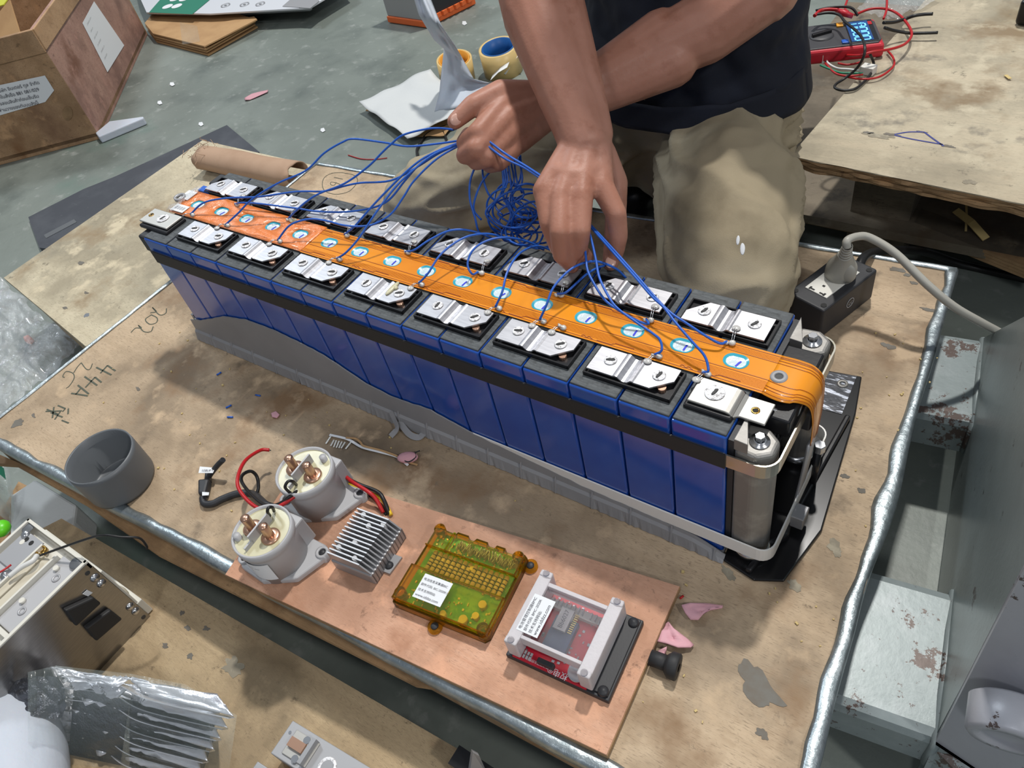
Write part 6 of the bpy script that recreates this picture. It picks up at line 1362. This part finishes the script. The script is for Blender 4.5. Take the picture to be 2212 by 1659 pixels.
bwire(('f', 1), [(515, 460), (545, 430), (600, 396), (660, 369), (700, 331), (740, 307), (765, 300), (830, 308), (880, 316), (940, 311), (1004, 302)], hl, 'blue wire arching highest over the far left end of the pack')
bwire(('b', 0), [(522, 438), (560, 440), (640, 450), (680, 456), (740, 458), (800, 450), (840, 432), (875, 390), (910, 352), (960, 322), (1006, 306)], hl, 'blue wire from the leftmost rear solder joint lying across three rear busbars')
bwire(('b', 1), [(640, 455), (660, 437), (690, 418), (745, 396), (795, 360), (825, 330), (842, 314), (870, 292), (919, 279), (950, 277), (980, 280)], hl, 'blue wire ending alone at the thumb tip of the left hand')
bwire(('f', 2), [(622, 490), (645, 478), (675, 473), (710, 478), (739, 486), (775, 489), (808, 484), (845, 462), (872, 425), (895, 390), (945, 342), (1004, 308)], hl, 'blue wire from the third front solder joint sagging over the orange circuit')
bwire(('b', 2), [(765, 490), (800, 450), (833, 415), (870, 378), (910, 345), (955, 322), (1004, 304)], hl, 'blue wire from the third rear solder joint straight up to the left hand')
bwire(('f', 3), [(748, 545), (775, 515), (805, 470), (832, 432), (858, 400), (890, 370), (940, 332), (1004, 307)], hl, 'blue wire from the fourth front solder joint up to the left hand')
bwire(('b', 3), [(895, 540), (925, 520), (965, 500), (1000, 496), (1040, 505), (1080, 522), (1120, 530)], .90, 'blue wire arching from the fourth rear joint back into the coil')
bwire(('f', 4), [(925, 590), (950, 552), (985, 523), (1020, 508), (1062, 506), (1100, 520), (1130, 535)], .89, 'blue wire arching from the fifth front joint over the rear busbar into the coil')
bwire(('b', 4), [(1020, 592), (1010, 570), (1022, 540), (1052, 520), (1092, 513), (1140, 522), (1175, 540)], .86, 'blue wire looping left out of the fifth rear joint')
bwire(('f', 5), [(1085, 630), (1095, 590), (1115, 555), (1140, 537), (1165, 532), (1195, 542)], .86, 'blue wire bending over the sixth rear busbar under the right hand')
bwire(('f', 6), [(1180, 660), (1195, 622), (1225, 588), (1255, 570), (1290, 565), (1330, 580), (1352, 600)], .80, 'blue wire from beside the seventh front busbar passing under the right thumb')
bwire(('b', 5), [(1222, 632), (1245, 612), (1270, 590), (1300, 575), (1322, 572)], .81, 'blue wire from the sixth rear joint curving under the right thumb')
off2 = V(-.004, 0, .002)
bwire(('b', 6), [(1400, 700), (1375, 692), (1333, 668), (1306, 647), (1284, 614), (1270, 586), (1266, 560), (1263, 520), (1264, 485)], hr_, 'leftmost of the blue wires dropping from between right thumb and fingers')
bwire(('f', 7), [(1429, 757), (1426, 735), (1411, 721), (1376, 697), (1335, 667), (1315, 641), (1295, 600), (1287, 560), (1278, 520), (1268, 485)], hr_, 'second blue wire dropping from the right hand, to the last but one front joint')
bwire(('f', 8), [(1530, 800), (1522, 769), (1495, 738), (1457, 694), (1434, 664), (1408, 640), (1370, 596), (1320, 540), (1272, 486)], hr_, 'blue wire from the end terminal joint to the right hand')
bwire(('b', 7), [(1555, 742), (1522, 724), (1481, 697), (1447, 674), (1412, 638), (1374, 594), (1326, 540), (1274, 484)], hr_, 'blue wire from the last rear joint to the right hand')
def fw(pts, label, r=.00125, grp=None):
    return tag(MB().tube(catmull([D_(*p) for p in pts], 6), r, 8).build('sensing_wire', M['wire_blue']), label, 'wire', grp)
fw([(1020, 290, .842), (1032, 286, .836), (1060, 308, .835), (1095, 334, .830), (1135, 358, .81), (1175, 384, .785), (1200, 400, .79)], 'upper blue wire stretched between the two hands')
fw([(1018, 296, .845), (1030, 291, .838), (1050, 312, .836), (1090, 342, .832), (1132, 362, .812), (1172, 388, .788), (1198, 405, .79)], 'lower blue wire stretched between the two hands')
lp2 = [fw([(1006, 300, .87), (1030, 320, .885), (1060, 340, .89), (1088, 360, .895)], 'blue wires gripped inside the left fist', grp='wires in the left fist')]
random.seed(12); cl = MB()
def cw(P): cl.tube(catmull([D_(*p) for p in P], 6), .00125, 7)
cw([(1030, 352, .892), (1016, 390, .895), (1015, 430, .90), (1026, 470, .905), (1034, 500, .91), (1048, 508, .91)])
cw([(1042, 352, .892), (1044, 385, .895), (1056, 420, .90), (1080, 440, .91), (1100, 448, .91)])
cw([(1066, 362, .892), (1040, 395, .895), (1026, 430, .90), (1024, 455, .905), (1040, 475, .91)])
for k, (x, y) in enumerate([(1085, 362), (1088, 362), (1092, 358), (1098, 356), (1104, 352), (1110, 345), (1120, 338)]):
    xs = [x, x + 2 + k, x + 4 + random.uniform(-20, 20), x + random.uniform(-40, 50), x + random.uniform(-30, 60)]
    cw([(xs[0], y, .892), (xs[1], 392, .895), (xs[2], 425, .90), (xs[3], 462, .905), (xs[4], 505, .91)])
cw([(1124, 335, .892), (1126, 370, .90), (1120, 395, .90), (1108, 400, .90), (1098, 370, .895)])
for k in range(16):
    cx, cy = random.uniform(1080, 1165), random.uniform(430, 520); rx, ry = random.uniform(28, 62), random.uniform(20, 48); a0 = random.uniform(0, 6); dd = random.uniform(.885, .925); sgn = random.choice((-1, 1))
    cw([(cx + rx * math.cos(a0 + sgn * t * .55) * (1 + .02 * t), cy + ry * math.sin(a0 + sgn * t * .55), dd + .015 * math.sin(t + k)) for t in range(random.randint(8, 14))])
co = cl.build('wire_coil', M['wire_blue']); tag(co, 'tangled blue wire coil hanging below the left fist behind the pack', 'wire coil')

random.seed(21); cb_ = MB()
for k in range(90):
    x, y = random.choice([(random.uniform(.1, .9), random.uniform(-.2, -.02)), (random.uniform(-.1, .3), random.uniform(-.25, 0)), (random.uniform(.86, .95), random.uniform(-.1, .4))])
    r = random.uniform(.0006, .0016); cb_.box((x, y, r * .5 + .0002), (r * 2, r * random.uniform(.8, 2), r), Matrix.Rotation(random.uniform(0, 3), 3, 'Z'))
tag(cb_.build('wood_crumbs', M['splint'], kind='stuff'), 'tiny pale wood crumbs scattered over the work table', 'debris')
